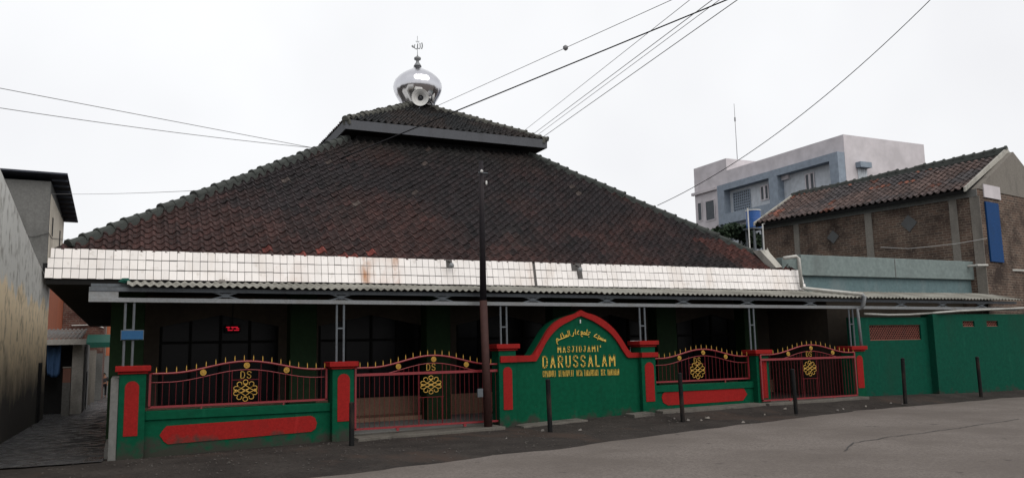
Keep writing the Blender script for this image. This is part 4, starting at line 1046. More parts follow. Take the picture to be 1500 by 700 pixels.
def win(a, b, c, d, name='window', mull=1, mat='glass_far', xo=-.03):
    q0 = ft(a, b); q1 = ft(c, d); y0, y1 = sorted((q0.y, q1.y)); z0_, z1_ = sorted((q0.z, q1.z))
    w = MB().box(Xo+xo-.02, Xo+xo, y0, y1, z0_, z1_).build(name, M[mat], of)
    f = MB(); e = .10
    f.box(Xo+xo-.06, Xo+xo-.021, y0-e, y0, z0_-e, z1_+e); f.box(Xo+xo-.06, Xo+xo-.021, y1, y1+e, z0_-e, z1_+e)
    f.box(Xo+xo-.06, Xo+xo-.021, y0, y1, z0_-e, z0_); f.box(Xo+xo-.06, Xo+xo-.021, y0, y1, z1_, z1_+e)
    for k in range(1, mull+1): yy = y0+(y1-y0)*k/(mull+1); f.box(Xo+xo-.06, Xo+xo-.021, yy-.12, yy+.12, z0_, z1_)
    f.build('window_frame', M['office_white'], w)
win(745, 316, 798, 418); win(475, 388, 520, 455)
q = ft(308, 425); q2 = ft(415, 530)
lw = MB().box(Xo-.05, Xo-.03, q2.y, q.y, min(q.z, q2.z), max(ft(308, 425).z, ft(415, 405).z)).build('lattice_screen', M['glass_far'], of)
l = MB(); z0_, z1_ = min(q.z, q2.z), max(q.z, ft(415, 405).z); L_ = q.y-q2.y
for k in range(9): yy = q2.y+L_*k/8; l.box(Xo-.09, Xo-.051, yy-.04, yy+.04, z0_, z1_)
for k in range(9): zz = z0_+(z1_-z0_)*k/8; l.box(Xo-.085, Xo-.052, q2.y, q.y, zz-.04, zz+.04)
l.build('lattice', M['office_grey'], lw)
win(93, 488, 118, 585, mull=0, xo=-.002); win(140, 478, 196, 578, mull=0, xo=-.002)
q = ft(75, 425); q1 = ft(208, 398); MB().box(Xo-.25, Xo-.003, q1.y, q.y+.3, ft(75, 425).z-.25, ft(75, 425).z).build('ledge', M['office_white'], of)
q = ft(595, 350); q1 = ft(650, 345); MB().box(Xo-.25, Xo-.021, q1.y, q.y, q.z-.05, q.z+.35).build('air_conditioner', M['office_white'], of)
q = pY(*zo(1058, 275), Yo); q1 = pY(*zo(1108, 345), Yo)
w = MB().box(q.x, q1.x, Yo-.02, Yo-.003, q1.z-1, q.z).build('window', M['glass_far'], of)
m = MB(); 
for k in range(5): xx = q.x+(q1.x-q.x)*k/4; m.box(xx-.09, xx+.09, Yo-.05, Yo-.021, q1.z-1, q.z)
m.build('window_frame', M['office_side'], w)
MB().box(q.x-.25, q1.x+.15, Yo-.5, Yo-.003, q.z+.02, q.z+.45).build('window_hood', M['office_grey'], of)
# antenna
an0 = pX(1080, 232, Xo+2); an1 = pX(1076, 152, Xo+2)
at = thing('antenna_mast', 'very thin pale antenna mast on the office roof', 'antenna', tuple(an0))
MB().tube([V((an0.x, an0.y, ZT)), V((an0.x, an0.y, an1.z))], [.04, .02], 6).build('mast', M['wire_pale'], at)
zc = pX(1077, 175, Xo+2).z; MB().box(an0.x-.05, an0.x+.05, an0.y-.05, an0.y+.05, zc-.2, zc+.2).build('aerial', M['wire_pale'], at)

# ------------------------------------------------------------------ blue tank, shrub, poles
ty_ = 32.0
t0 = pY(1094, 305, ty_); t1 = pY(1112.5, 333, ty_)
tk = thing('water_tank', 'blue water tank on thin white stand left of the brick house', 'tank', ((t0.x+t1.x)/2, ty_, 5))
r = (t1.x-t0.x)/2
tcx = pY(1103.5, 319, ty_+r).x; sh_x = tcx-(t0.x+t1.x)/2; t0.x += sh_x
MB().lathe([(r*.97, t1.z), (r, t1.z+.05), (r*.99, (t0.z+t1.z)/2-.02), (r*1.02, (t0.z+t1.z)/2), (r*.99, (t0.z+t1.z)/2+.02), (r, t0.z-.08), (r*.95, t0.z-.03), (.1, t0.z)], (tcx, ty_+r, 0), 24).build('body', M['blue'], tk, smooth=False)
MB().lathe([(r*1.06, t0.z-.06), (r*1.06, t0.z-.01), (.1, t0.z+.03)], (tcx, ty_+r, 0), 24).build('lid', M['white'], tk)
MB().tube([V((pY(1096.5, 340, ty_-.05).x, ty_-.05, 4.0)), V((pY(1096, 320, ty_-.05).x, ty_-.05, t0.z))], .035, 8).build('pipe', M['white'], tk)
for sx in (0, 1):
    for sy in (0, 1): MB().bar((t0.x+.1+sx*(2*r-.2), ty_+.1+sy*(2*r-.2), 0), (t0.x+.1+sx*(2*r-.2), ty_+.1+sy*(2*r-.2), t1.z), .07).build('leg', M['steel'], tk)
MB().box(t0.x-.02, t0.x+2*r+.02, ty_, ty_+2*r, t1.z-.08, t1.z-.003).build('platform', M['steel'], tk)
p0 = pY(1117, 328, 26.0); 
wp = MB().tube([V((p0.x, 26.0, 3.5)), V((p0.x, 26.0, p0.z)), V((p0.x+.25, 26.0, p0.z+.03))], .03, 8).build('vent_pipe', M['white']); tag(wp, 'thin white vent pipe at the left corner of the brick house', 'pipe')
def leaves(name, parent, blobs, n, sz, seed, mat='leaf'):
    rnd = random.Random(seed); m = MB()
    for _ in range(n):
        c, r = rnd.choice(blobs); c = V(c)
        d = V((rnd.gauss(0, 1), rnd.gauss(0, 1), rnd.gauss(0, 1))).normalized()*r*(rnd.random()**.4); d.z *= .75
        p = c+d; t = V((rnd.gauss(0, 1), rnd.gauss(0, 1), rnd.gauss(0, .6))).normalized(); w = t.cross(V((rnd.gauss(0, 1), rnd.gauss(0, 1), 1))).normalized(); s = sz*rnd.uniform(.6, 1.3)
        m.add([p-t*s, p+w*s*.45, p+t*s, p-w*s*.45], [(0, 1, 2, 3)])
    return m.build(name, M[mat], parent, fixn=False)
sh = thing('shrub', 'dark green shrub behind the right slope of the mosque roof', 'shrub', (28, 33.5, 0))
bl = []
for u, v, r in ((1060, 331, .55), (1072, 329, .6), (1085, 331, .6), (1098, 340, .6), (1108, 345, .5), (1050, 333, .45)):
    p = pY(u, v, 33.5); bl.append(((p.x, p.y, p.z-.35), r))
leaves('crown', sh, bl, 2600, .13, 61)
m = MB(); base = V((28, 33.5, 0))
for c, r in bl: m.tube([base, base.lerp(V(c), .6)+V((0, 0, .4)), V(c)], [.09, .05, .02], 6)
m.build('trunk', M['pole_top'], sh)
# moss plants on the hip
# ------------------------------------------------------------------ utility pole
up_ = thing('utility_pole', 'tall dark rusty steel pole standing in front of the big red gate', 'pole', (7.31, 16.82, 0))
P0 = V((7.31, 16.82, -.05)); P1 = pY(708, 440, 16.8); P2 = pY(704.5, 236, 16.8)
MB().tube([P0, P1], [.092, .085], 12).build('lower_shaft', M['pole'], up_, smooth=True)
MB().tube([P1+(P1-P0).normalized()*.001, P2.lerp(P1, .35), P2], [.078, .058, .05], 12).build('upper_shaft', M['pole_top'], up_, smooth=True)
q = pY(706, 253, 16.72)
MB().bar(q-V((.09, 0, 0)), q+V((.14, 0, 0)), .02).build('crossarm', M['steel'], up_)
MB().lathe([(.01, -.03), (.03, -.02), (.035, .02), (.012, .04)], q+V((-.02, -.03, .02)), 10).build('insulator', M['white'], up_, smooth=True)
q2 = pY(712.5, 268, 16.72); MB().lathe([(.01, -.05), (.022, -.03), (.022, .03), (.01, .05)], q2, 10).build('insulator', M['white'], up_, smooth=True)
q3 = pY(703, 575, 16.7); MB().box(q3.x-.06, q3.x+.06, q3.y-.03, q3.y+.02, q3.z-.09, q3.z+.09).build('lock_box', M['steel'], up_)

# ------------------------------------------------------------------ bollards
bol = [((515, 652), 590, 'short black iron post at the foot of the second pillar'), ((806, 632), 556, 'slim black iron post in front of the arched sign lettering'),
       ((1000, 612), 547, 'thick black iron post in front of the right railing'), ((1166, 600), 541, 'black iron post in front of the far red gate'),
       ((1326, 585), 525, 'black iron post before the green wall with the long vent'), ((1437, 578), 523, 'black iron post at the right edge, rightmost of the row')]
proto = None
for i, ((u, v), vt, lb) in enumerate(bol):
    p = pZ(u, v, hgt(4+4*i, 15.5)); z = hgt(p.x, p.y); p = pZ(u, v, z); top_ = pY(u-2, vt, p.y); hh = top_.z-z
    if proto is None:
        proto = thing('bollard', lb, 'bollard', (p.x, p.y, z), 'black iron posts along the verge'); o = proto
        sh_ = MB().tube([(p.x, p.y, z-.1), (p.x, p.y, z+1)], .05, 12).build('shaft', M['post'], proto)
        MB().lathe([(.053, .985), (.053, 1.0), (.03, 1.02), (.0, 1.025)], (p.x, p.y, z), 12).build('cap', M['post'], proto)
    else:
        o = proto.copy(); COL.objects.link(o); o['label'] = lb
        for ch in proto.children: c = ch.copy(); COL.objects.link(c); c.parent = o
    o.location = (p.x, p.y, z); o.scale = (1, 1, hh); o.rotation_euler = (random.uniform(-.02, .02), random.uniform(-.03, .01), 0)

# ------------------------------------------------------------------ kerb slabs and litter
def slab(us, y0, y1, h_, lab_, name='threshold_slab', mat='slab'):
    a = pY(us[0], 600, 16.9).x; b = pY(us[1], 600, 16.9).x; m = MB(); n = 12; vs = []
    for k in range(n+1):
        x = a+(b-a)*k/n; z = hgt(x, 16.9); yy = y0+noise.noise(V((x*2, 1, 1)))*.06
        vs += [V((x, yy, z-.08)), V((x, yy+.01, z+h_)), V((x, y1, z+h_+.005)), V((x, y1, z-.08))]
    fs = []
    for k in range(n): c = 4*k; fs += [(c, c+4, c+5, c+1), (c+1, c+5, c+6, c+2), (c+2, c+6, c+7, c+3)]
    fs += [(0, 1, 2, 3), (4*n+3, 4*n+2, 4*n+1, 4*n)]
    m.add(vs, fs); o = m.build(name, M[mat], bevel=.01); return tag(o, lab_, 'slab', 'concrete slabs at the foot of the front')
slab((519, 731), 16.55, 17.4, .05, 'long concrete threshold slab under the big red gate')
slab((962, 1112), 16.62, 17.1, .035, 'narrow concrete strip at the foot of the right low wall')
slab((1116, 1262), 16.6, 17.3, .03, 'concrete threshold slab under the far right gate')
slab((915, 945), 16.5, 16.9, .035, 'broken slab at the foot of the pillar right of the sign')
slab((757, 850), 16.55, 17.07, .02, 'low concrete edging at the foot of the arched sign', mat='slab')
lit_all = [(1036, 611), (988, 613), (1008, 614), (1088, 617), (918, 619), (742, 640), (945, 618), (1100, 620), (1052, 602), (873, 625), (884, 624), (1235, 598), (1227, 599), (1268, 595), (1295, 592), (1305, 591.5), (1322, 591.5), (1335, 588), (1027, 614), (905, 631), (850, 628), (960, 612), (985, 608), (1150, 601), (1397, 581), (795, 629), (990, 602), (1120, 606)]
lit = [p for k, p in enumerate(lit_all) if k % 5 != 4 and k not in (6, 10, 17, 21)]
rnd = random.Random(9); lp = []
for i, (u, v) in enumerate(lit):
    p = pZ(u, v, .03); z = hgt(p.x, p.y)+.004; s = rnd.uniform(.02, .055)*(2.0 if i == 0 else 1); n = rnd.randint(5, 7); m = MB()
    base = [V((p.x+s*rnd.uniform(.7, 1.5)*math.cos(2*PI*k/n), p.y+s*rnd.uniform(.5, 1)*math.sin(2*PI*k/n), z)) for k in range(n)]
    topv = [V((q.x*.6+p.x*.4+rnd.uniform(-.01, .01), q.y*.6+p.y*.4, z+rnd.uniform(.01, .045))) for q in base]
    m.add(base+topv, [tuple(range(n, 2*n))]+[(k, (k+1) % n, n+(k+1) % n, n+k) for k in range(n)])
    lp.append(m)
from collections import OrderedDict
for i, m in enumerate(lp):
    o = m.build('litter_scrap', M['litter'] if i % 3 else M['cement_pale'])
    if i == 0: tag(o, 'largest white crumpled scrap on the verge right of the thick black post', 'litter', 'pale litter scraps on the verge')
    else: tag(o, 'small pale scrap of litter lying on the dirt verge', 'litter', 'pale litter scraps on the verge')
for (u, v, lb, mt) in ((183, 410.5, 'torn green plastic scrap caught under the left end of the fascia', 'awning_green'), (325, 412.5, 'small white scrap lying on the left canopy sheet', 'litter')):
    p = pY(u, v, 17.9); mm = MB(); mm.add([p+V((-.12, 0, -.03)), p+V((.0, -.04, -.06)), p+V((.1, 0, -.02)), p+V((.06, .03, .05)), p+V((-.05, .02, .045)), p+V((0, -.06, .0))], [(0, 1, 5), (1, 2, 5), (2, 3, 5), (3, 4, 5), (4, 0, 5), (4, 3, 2, 1, 0)])
    tag(mm.build('plastic_scrap', M[mt]), lb, 'litter')
# pebbles: ground stuff
m = MB(); rnd = random.Random(4)
for _ in range(1500):
    x = rnd.uniform(-2, 26); y = rnd.uniform(12.4, 16.9)
    ye = 11.25+.235*x if x < 12 else 14.1+.14*(x-12)
    if y < ye+.05-(rnd.random()**4)*1.0: continue
    z = hgt(x, y)-.004; s = rnd.uniform(.006, .022)*(1.6 if rnd.random() < .06 else 1); a = rnd.uniform(0, 3)
    pts_ = [V((x+s*math.cos(a+2*PI*k/5)*rnd.uniform(.7, 1.2), y+s*math.sin(a+2*PI*k/5)*rnd.uniform(.7, 1.2), z)) for k in range(5)]
    m.add(pts_+[V((x, y, z+s*.8))], [(k, (k+1) % 5, 5) for k in range(5)])
tag(m.build('gravel', M['stone'], fixn=False), 'loose small stones scattered over the dirt verge', 'gravel', kind='stuff')

# ------------------------------------------------------------------ blue sign board and led display
b0_ = pY(177.5, 497, 17.08); b1_ = pY(210, 484, 17.08)
bs = thing('blue_signboard', 'small blue board fixed to the first canopy post', 'sign', tuple(b0_))
bx('board', M['blue_sign'], bs, b0_.x, b1_.x, 17.06, 17.085, b0_.z, b1_.z)
bx('border', M['steel'], bs, b0_.x-.012, b1_.x+.012, 17.0855, 17.10, b0_.z-.012, b1_.z+.012)
l0 = pY(331, 485, 20.9); l1 = pY(350, 477.5, 20.9)
ld = thing('led_display', 'dark clock display with glowing red segments inside the veranda', 'display', tuple(l0))
bx('case', M['dark'], ld, l0.x-.03, l1.x+.03, 20.86, 20.93, l0.z-.03, l1.z+.03)
m = MB(); hh = (l1.z-l0.z); ww = l1.x-l0.x
for rz, segs in ((.72, [(0, .3), (.38, .9)]), (.45, [(.1, .25), (.45, .55), (.75, 1)]), (.12, [(.12, .5), (.6, 1)])):
    for a, b in segs: m.box(l0.x+a*ww, l0.x+b*ww, 20.852, 20.858, l0.z+rz*hh, l0.z+rz*hh+.018)
m.build('red_segments', M['led'], ld)
MB().tube([(l0.x+ww/2, 20.9, l1.z+.02), (l0.x+ww/2, 20.9, 3.14)], .012, 6).build('hanger', M['dark'], ld)

# ------------------------------------------------------------------ left side
nh = thing('plastered_house', 'old two tone grey and yellow plastered house at the left edge', 'house', (-5, 24, 0))
xw = -2.5
pts_ = [V((xw, 13, -.5)), V((xw, 34, -.8)), V((xw, 34, 4.35)), V((xw, 32.6, 4.42)), V((xw, 27.8, 4.86)), V((xw, 22, 5.5)), V((xw, 13, 6.4))]
MB().prism(pts_, (-6, 0, 0)).build('wall', M['nearhouse'], nh)
e = pX(62, 380, xw); MB().prism([V((xw+.02, 30.5, 4.62)), V((xw+.02, 33.9, 4.3)), V((xw+.02, 33.9, 4.42)), V((xw+.02, 30.5, 4.82))], (.45, 0, 0)).build('eave_board', M['dark'], nh)
bx('door', M['dark'], nh, xw+.002, xw+.03, 31.2, 32.3, -.5, 1.6)
th = thing('tall_house', 'tall grey and cream house with dark metal roof and orange lower wall in the alley', 'house', (-7, 50, 0))
xh = -3.28; fh = 42.1; ye = 54.4
zf = pY(74, 258, fh).z
MB().box(-11, xh, fh, 51.6, -1.2, zf-.25).build('wall', M['cement'], th)
MB().box(-11, xh-.002, 51.61, 60, -1.2, 5.9).build('rear_wall', M['cement'], th)
MB().box(xh+.001, xh+.012, fh+.35, 51.5, 5.905, zf-.75).build('side_render', M['sidewall'], th)
MB().box(xh+.001, xh+.016, fh+.2, ye, -1.2, 5.9).build('lower_render', M['orange'], th)
zs = lambda y: zf-(y-fh)*.055
y1 = 52.0
m = MB(); m.hexa([V((-11, fh-.5, zf+.12)), V((xh+.68, fh-.5, zf+.0)), V((xh+.68, y1, zs(y1)-.1)), V((-11, y1, zs(y1)+.0))],
                 [V((-11, fh-.5, zf+.20)), V((xh+.68, fh-.5, zf+.08)), V((xh+.68, y1, zs(y1)-.02)), V((-11, y1, zs(y1)+.08))])
m.build('metal_roof', M['metalroof'], th)
for k in range(9): y = fh+.1+k*1.08; bx('rafter', M['metalroof'], th, xh+.02, xh+.66, y, y+.07, zs(y)-.2, zs(y)-.115)
for (u, v) in ((76.5, 327), (87, 345)):
    q = pX(u, v, xh); MB().box(xh+.013, xh+.04, q.y-.2, q.y+.2, q.z-.6, q.z+.25).build('window', M['dark'], th)
bh2 = thing('small_brick_house', 'red brick house deep in the alley under the dark eave', 'house', (-2, 58, 0))
q1 = pY(153, 470, 54.5); bx('wall', M['brick_red'], bh2, xh+.02, q1.x, 54.5, 60, -1.2, 6.2, uv=XY)
MB().tube([pY(105, 476.5, 54.4), pY(140, 475.5, 54.4), pY(152, 480, 54.4)], .035, 6).build('conduit', M['white'], bh2)
oh2 = thing('far_orange_house', 'narrow strip of orange and grey house at the alley end', 'house', (0, 70, 0))
q0 = pY(148, 480, 70); bx('wall', M['orange'], oh2, q0.x, 3, 70, 74, 1.9, 7); bx('lower_wall', M['cement'], oh2, q0.x, 3, 70, 74, -1.5, 1.89)
q0 = pY(149, 480, 69.9); bx('corner_render', M['cement_pale'], oh2, q0.x, q0.x+.35, 69.9, 69.97, 1.9, 7)
aw = thing('green_awning', 'dark green awning over the alley below the brick house', 'awning', tuple(pY(145, 500, 52)))
bx('lower_wall', M['cement'], bh2, xh+.02, q1.x-.002, 54.2, 54.49, -1.3, 2.0)
q0 = pY(128, 491, 52); q1 = pY(164, 491, 52); q2_ = pY(130, 503, 50.6)
MB().hexa([V((q0.x, 52.6, q0.z)), V((q1.x, 52.6, q0.z)), V((q1.x, 50.6, q2_.z)), V((q0.x, 50.6, q2_.z))], [V((q0.x, 52.6, q0.z+.06)), V((q1.x, 52.6, q0.z+.06)), V((q1.x, 50.6, q2_.z+.06)), V((q0.x, 50.6, q2_.z+.06))]).build('sheet', M['awning_green'], aw)
MB().box(q0.x, q1.x, 50.55, 50.6, q2_.z-.22, q2_.z+.06).build('valance', M['awning_green'], aw)
fh_ = thing('far_house', 'dark house with reddish tiled roof closing the alley', 'house', (-1, 85, 0))
bx('wall', M['dark'], fh_, -8, 6, 85, 89, -1.5, 3.0)
MB().hexa([V((-8.5, 84, 2.4)), V((6.5, 84, 2.4)), V((6.5, 87, 4.2)), V((-8.5, 87, 4.2))], [V((-8.5, 84, 2.5)), V((6.5, 84, 2.5)), V((6.5, 87, 4.3)), V((-8.5, 87, 4.3))]).build('roof', M['brick_red'], fh_, uv=XY)
ysf = 37.0
sh1 = thing('tin_roof_shed', 'grey walled shed with rusty tin roof beside the alley', 'shed', (-3, 40, 0))
gz = hgt(-2.3, ysf)
xl = -3.6; xr = pY(105, 540, ysf).x; zr = pY(95, 499, ysf).z; xs3 = pY(122, 540, ysf).x
m = MB(); m.box(xr, xs3, ysf, ysf+.2, gz-.4, zr-.1)
m.box(xs3-.2, xs3, ysf+.2, 43, gz-.8, zr-.1); m.build('wall', M['shed_wall'], sh1)
bx('inner_wall', M['dark'], sh1, -3.25, xs3-.22, ysf+.9, ysf+1.0, gz-.8, zr-.1)  # near-black colour paints the shade of the opening onto this wall
MB().hexa([V((xl-1.5, ysf-.5, zr-.16)), V((xs3+.08, ysf-.5, zr-.16)), V((xs3+.08, ysf-.42, zr-.16)), V((xl-1.5, ysf-.42, zr-.16))], [V((xl-1.5, ysf-.5, zr+.06)), V((xs3+.08, ysf-.5, zr+.06)), V((xs3+.08, ysf-.42, zr+.06)), V((xl-1.5, ysf-.42, zr+.06))]).build('fascia_board', M['shed_wall'], sh1)
m = MB(); corr(m, xl-1.5, xs3-.1, ysf-.45, zr+.08, 42.0, zr+.62, .16, .03); m.build('tin_roof', M['tin'], sh1, fixn=False)
bx('door', M['dark'], sh1, xs3+.002, xs3+.03, 40.3, 41.0, gz, gz+1.6)
tp = MB(); n = 10
for i in range(n+1):
    for j in range(n+1):
        s = i/n; t_ = j/n; a = pY(68+22*s+1.5*t_*(1 if s < .5 else -1.5), 504+45*t_+4*math.sin(s*3.1), 36.9); wv = .05*math.sin(s*14+t_*3)
        tp.v.append(V((a.x, 36.9-wv, a.z)))
for i in range(n):
    for j in range(n): a = i*(n+1)+j; tp.f.append((a, a+1, a+n+2, a+n+1)); tp.c.append(None)
o = tp.build('tarpaulin', M['tarp'], smooth=True, fixn=False); so = o.modifiers.new('thick', 'SOLIDIFY'); so.thickness = .012
tag(o, 'blue tarpaulin hanging in the shed opening', 'tarpaulin')
q = pY(97, 590, 35.5); q0 = pY(91.5, 560, 35.5); q1 = pY(103, 560, 35.5)
sp = thing('gate_post', 'short brick pink gate post in front of the shed', 'post', (q.x, 35.5, hgt(q.x, 35.5)))
zt_ = pY(97, 537, 35.5).z; zm = pY(97, 560, 35.5).z
bx('shaft', M['cement'], sp, q0.x, q1.x, 35.5, 35.9, hgt(q.x, 35.5)-.2, zm); bx('upper_brick', M['post_brick'], sp, q0.x, q1.x, 35.5, 35.9, zm+.001, zt_-.05)
bx('top', M['cement_pale'], sp, q0.x-.02, q1.x+.02, 35.48, 35.92, zt_-.049, zt_, bevel=.01)
gr = thing('alley_wall', 'stained pale wall running down the left side of the alley', 'wall', (-2, 48, -.8))
for k, (ya_, yb_, hh_) in enumerate(((43.05, 46.5, 2.2), (46.5, 50, 1.9), (50, 54.3, 2.1))):
    xa_ = pY(124+6*k, 560, ya_).x
    bx('wall_panel', M['shed_wall'], gr, xa_-.3-.01*k, xa_, ya_, yb_, -1.5, hh_)
    bx('pier', M['cement_pale'], gr, xa_-.28, xa_+.1, ya_-.03, ya_+.25, -1.5, hh_+.05)

# ------------------------------------------------------------------ person in the alley
pd = 50.0; pq = pY(151.5, 582, pd); 
for _ in range(20):
    pq = pY(151.5, 582, pd); pd += (hgt(pq.x, pd)-pq.z)*-8*-1 if False else 0
best = min((abs(pY(151.5, 582, y).z-hgt(-1, y)), y) for y in [30+.25*k for k in range(180)]); pd = best[1]; pq = pY(151.5, 582, pd); HT = pY(151.5, 546.5, pd).z-pq.z
print('person', pq, HT)
pe = thing('person', 'person in dark clothes walking down the alley', 'person', (pq.x, pd, hgt(pq.x, pd)))
def skin(name, V_, E_, R_, mat, parent, sub=1):
    me = bpy.data.meshes.new(name); me.from_pydata([tuple(v) for v in V_], E_, []); me.materials.append(mat)
    o = bpy.data.objects.new(name, me); COL.objects.link(o); o.parent = parent
    sk = o.modifiers.new('skin', 'SKIN'); sk.use_smooth_shade = True
    for i, r in enumerate(R_): me.skin_vertices[0].data[i].radius = r if isinstance(r, tuple) else (r, r)
    me.skin_vertices[0].data[0].use_root = True
    s = o.modifiers.new('sub', 'SUBSURF'); s.levels = s.render_levels = sub
    return o
sc_ = HT/1.68
J = [(0, 0, .93), (0, 0, 1.15), (0, .01, 1.38), (0, .01, 1.48), (0, -.01, 1.58), (0, -.01, 1.66),
     (.17, .01, 1.38), (.22, .03, 1.12), (.20, -.10, .90), (.20, -.13, .82), (-.17, .01, 1.38), (-.23, .0, 1.12), (-.22, -.05, .88), (-.22, -.07, .80),
     (.09, 0, .90), (.11, .10, .50), (.11, -.02, .09), (.11, .12, .03), (-.09, 0, .90), (-.11, .16, .50), (-.11, .34, .12), (-.11, .42, .04)]
E2_ = [(0, 1), (1, 2), (2, 3), (3, 4), (4, 5), (2, 6), (6, 7), (7, 8), (8, 9), (2, 10), (10, 11), (11, 12), (12, 13), (0, 14), (14, 15), (15, 16), (16, 17), (0, 18), (18, 19), (19, 20), (20, 21)]
Rr = [(.14, .10), (.13, .095), (.14, .09), (.05, .05), (.085, .095), (.06, .07), .055, .042, .032, .035, .055, .042, .032, .035, .085, .06, .042, .04, .085, .06, .042, .04]
body = skin('body', [V(j)*sc_ for j in J], E2_, [tuple(x*sc_ for x in (r if isinstance(r, tuple) else (r, r))) for r in Rr], M['skin'], pe)
J2 = [(0, 0, 1.0), (0, 0, 1.15), (0, .01, 1.40), (.18, .01, 1.385), (.225, .03, 1.12), (-.18, .01, 1.385), (-.235, 0, 1.12)]
skin('shirt', [V(j)*sc_ for j in J2], [(0, 1), (1, 2), (2, 3), (3, 4), (2, 5), (5, 6)], [tuple(x*sc_ for x in r) for r in ((.17, .125), (.155, .115), (.15, .10), (.07, .07), (.06, .06), (.07, .07), (.06, .06))], M['cloth_grey'], pe)
J3 = [(0, 0, .93), (.095, 0, .88), (.11, .10, .50), (.11, -.01, .12), (-.095, 0, .88), (-.11, .16, .50), (-.11, .32, .15)]
skin('trousers', [V(j)*sc_ for j in J3], [(0, 1), (1, 2), (2, 3), (0, 4), (4, 5), (5, 6)], [tuple(x*sc_ for x in r) for r in ((.15, .115), (.10, .10), (.075, .075), (.06, .06), (.10, .10), (.075, .075), (.06, .06))], M['cloth_dark'], pe)
hr = MB(); hr.lathe([(.02, -.07), (.085, -.04), (.10, .01), (.085, .06), (.04, .09), (.005, .1)], (0, 0, 0), 14)
o = hr.build('hair', M['hair'], None, smooth=True); o.parent = pe; o.location = (0, .02*sc_, 1.62*sc_); o.scale = (.9*sc_, sc_, sc_)

# ------------------------------------------------------------------ wires
def wire(name, label, pts, r, mat='wire', group='overhead wires', sag=0, extra=None, cat='wire'):
    P = []
    n = 24
    a, b = V(pts[0]), V(pts[-1])
    if len(pts) == 2:
        for k in range(n+1):
            t = k/n; P.append(a.lerp(b, t)-V((0, 0, 4*sag*t*(1-t))))
    else:
        P = [V(p) for p in pts]
    m = MB(); m.tube(P, r*.68, 6)
    if extra:
        for t in extra: c = P[int(t*(len(P)-1))]; m.tube([c-V((.12, 0, .06)), c, c+V((.12, 0, .06))], [.02, .07, .02], 8)
    o = m.build(name, M[mat], smooth=True); tag(o, label, cat, group)
def span(p, q, k1=1.0, k0=0.0, sag=0):
    """straight or sagging span through p and q, run on past both ends"""
    p, q = V(p), V(q); d = q-p; a, b = p-d*k0, p+d*k1
    return [a.lerp(b, t/30)-V((0, 0, 4*sag*(t/30)*(1-t/30))) for t in range(31)]
wire('power_cable', 'thickest black cable crossing in front of the upper roof', span(roofplane(500, 232), pY(958, 44, 17.0), 3.2), .026)
wire('power_cable', 'thin wire with a round joint above the upper roof slope', span(pY(648, 152, 30), pY(887, 44, 20), 4, 1.2), .014, 'wire_pale')
pj, qj = pY(648, 152, 30), pY(887, 44, 20)
jn = min((pj.lerp(qj, k/200) for k in range(201)), key=lambda p: abs((ROT.transposed() @ (p-V((0, 0, H)))).x/-(ROT.transposed() @ (p-V((0, 0, H)))).z*FL+CX-828))
o = MB().lathe([(.02, -.09), (.08, -.04), (.085, .04), (.02, .09)], jn, 10).build('cable_joint', M['wire_pale'], smooth=True); tag(o, 'round grey joint on the thin upper wire', 'joint')
for a, b, lb, r in (((770, 190), (955, 44), 'faint thin wire rising from the upper roof eave, leftmost of the bundle', .012),
                    ((790, 190), (985, 44), 'thin grey wire of the rising bundle, second from its left', .016),
                    ((794, 193), (995, 44), 'thin grey wire of the rising bundle, third from its left', .013),
                    ((801, 197), (1018, 44), 'thin grey wire of the rising bundle, rightmost', .018)):
    wire('power_cable', lb, span(pY(*a, 32), pY(*b, 18), 3.2, 1.5), r, 'wire_pale')
wire('power_cable', 'single grey wire sagging down to the right slope of the main roof', span(roofplane(963, 301), pY(1450, -90, 12), 1, 0, .7), .015, 'wire')
wire('power_cable', 'upper one of two thin wires arriving from the left', span(roofplane(470, 219), pY(50, 139, 20), 2.2), .012, 'wire_pale')
wire('power_cable', 'lower one of two thin wires arriving from the left', span(roofplane(472, 218), pY(50, 149.5, 20), 2.2, 0, .25), .012, 'wire_pale')
wire('power_cable', 'faint level wire between the tall house and the left roof slope', span(roofplane(312, 278), pY(75, 284, fh), 1, 0, .05), .011, 'wire_pale')
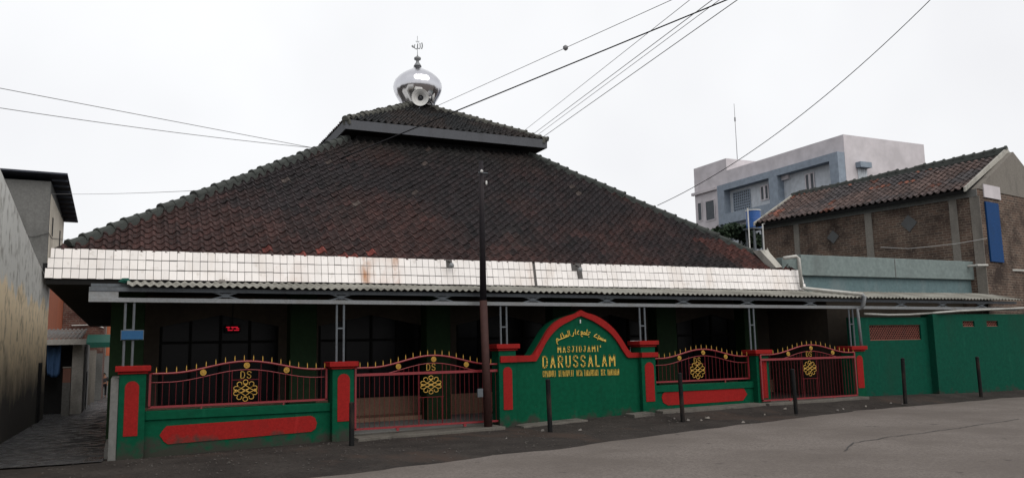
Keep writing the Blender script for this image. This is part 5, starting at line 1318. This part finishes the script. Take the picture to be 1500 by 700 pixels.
wire('power_cable', 'short wire crossing the grey wall of the tall house', [pX(95, 351, xh+.03), pX(76, 349, xh+.03), V((xh+.03, fh-.05, pX(75, 349, xh).z)), pY(50, 347, fh-.05), pY(0, 343, fh-.05)], .016)

# ------------------------------------------------------------------ camera, light, world
cam = bpy.data.cameras.new('camera'); co = bpy.data.objects.new('camera', cam); COL.objects.link(co)
mw = ROT.to_4x4(); mw.translation = V((0, 0, H)); co.matrix_world = mw
cam.sensor_fit = 'HORIZONTAL'; cam.sensor_width = 36; cam.lens = FL/1500*36; cam.clip_end = 2000; cam.clip_start = .05
S.camera = co
w = bpy.data.worlds.new('World'); S.world = w; w.use_nodes = True; nt = w.node_tree
for n in list(nt.nodes): nt.nodes.remove(n)
out = N(nt, 'ShaderNodeOutputWorld'); bg = N(nt, 'ShaderNodeBackground'); bg.inputs['Strength'].default_value = .12
sk = N(nt, 'ShaderNodeTexSky', sky_type='NISHITA'); sk.sun_disc = False
SE, SR = math.radians(50), math.radians(172)
sk.sun_elevation = SE; sk.sun_rotation = SR; sk.dust_density = 4
tc = N(nt, 'ShaderNodeTexCoord').outputs['Generated']
f = nz(nt, 1.6, 4, vec=tc)
cl = mixc(nt, ramp(nt, f, .3, .7), (4.95, 4.92, 5.02), (6.0, 6.02, 6.05))
col = mixc(nt, .93, sk.outputs[0], cl)
nt.links.new(col, bg.inputs['Color']); nt.links.new(bg.outputs[0], out.inputs['Surface'])
sun = bpy.data.lights.new('sun', 'SUN'); sun.energy = 1.5; sun.angle = math.radians(60); sun.color = (1, .96, .9)
so = bpy.data.objects.new('sun', sun); COL.objects.link(so)
# sun_rotation is measured from +Y towards +X
dirv = V((math.sin(SR)*math.cos(SE), math.cos(SR)*math.cos(SE), math.sin(SE)))
so.rotation_euler = dirv.to_track_quat('Z', 'Y').to_euler()
vs_ = S.view_settings; vs_.view_transform = 'Standard'; vs_.look = 'None'; vs_.exposure = .55; vs_.gamma = 1
try: vs_.use_curve_mapping = False
except Exception: pass
S.cycles.max_bounces = 6
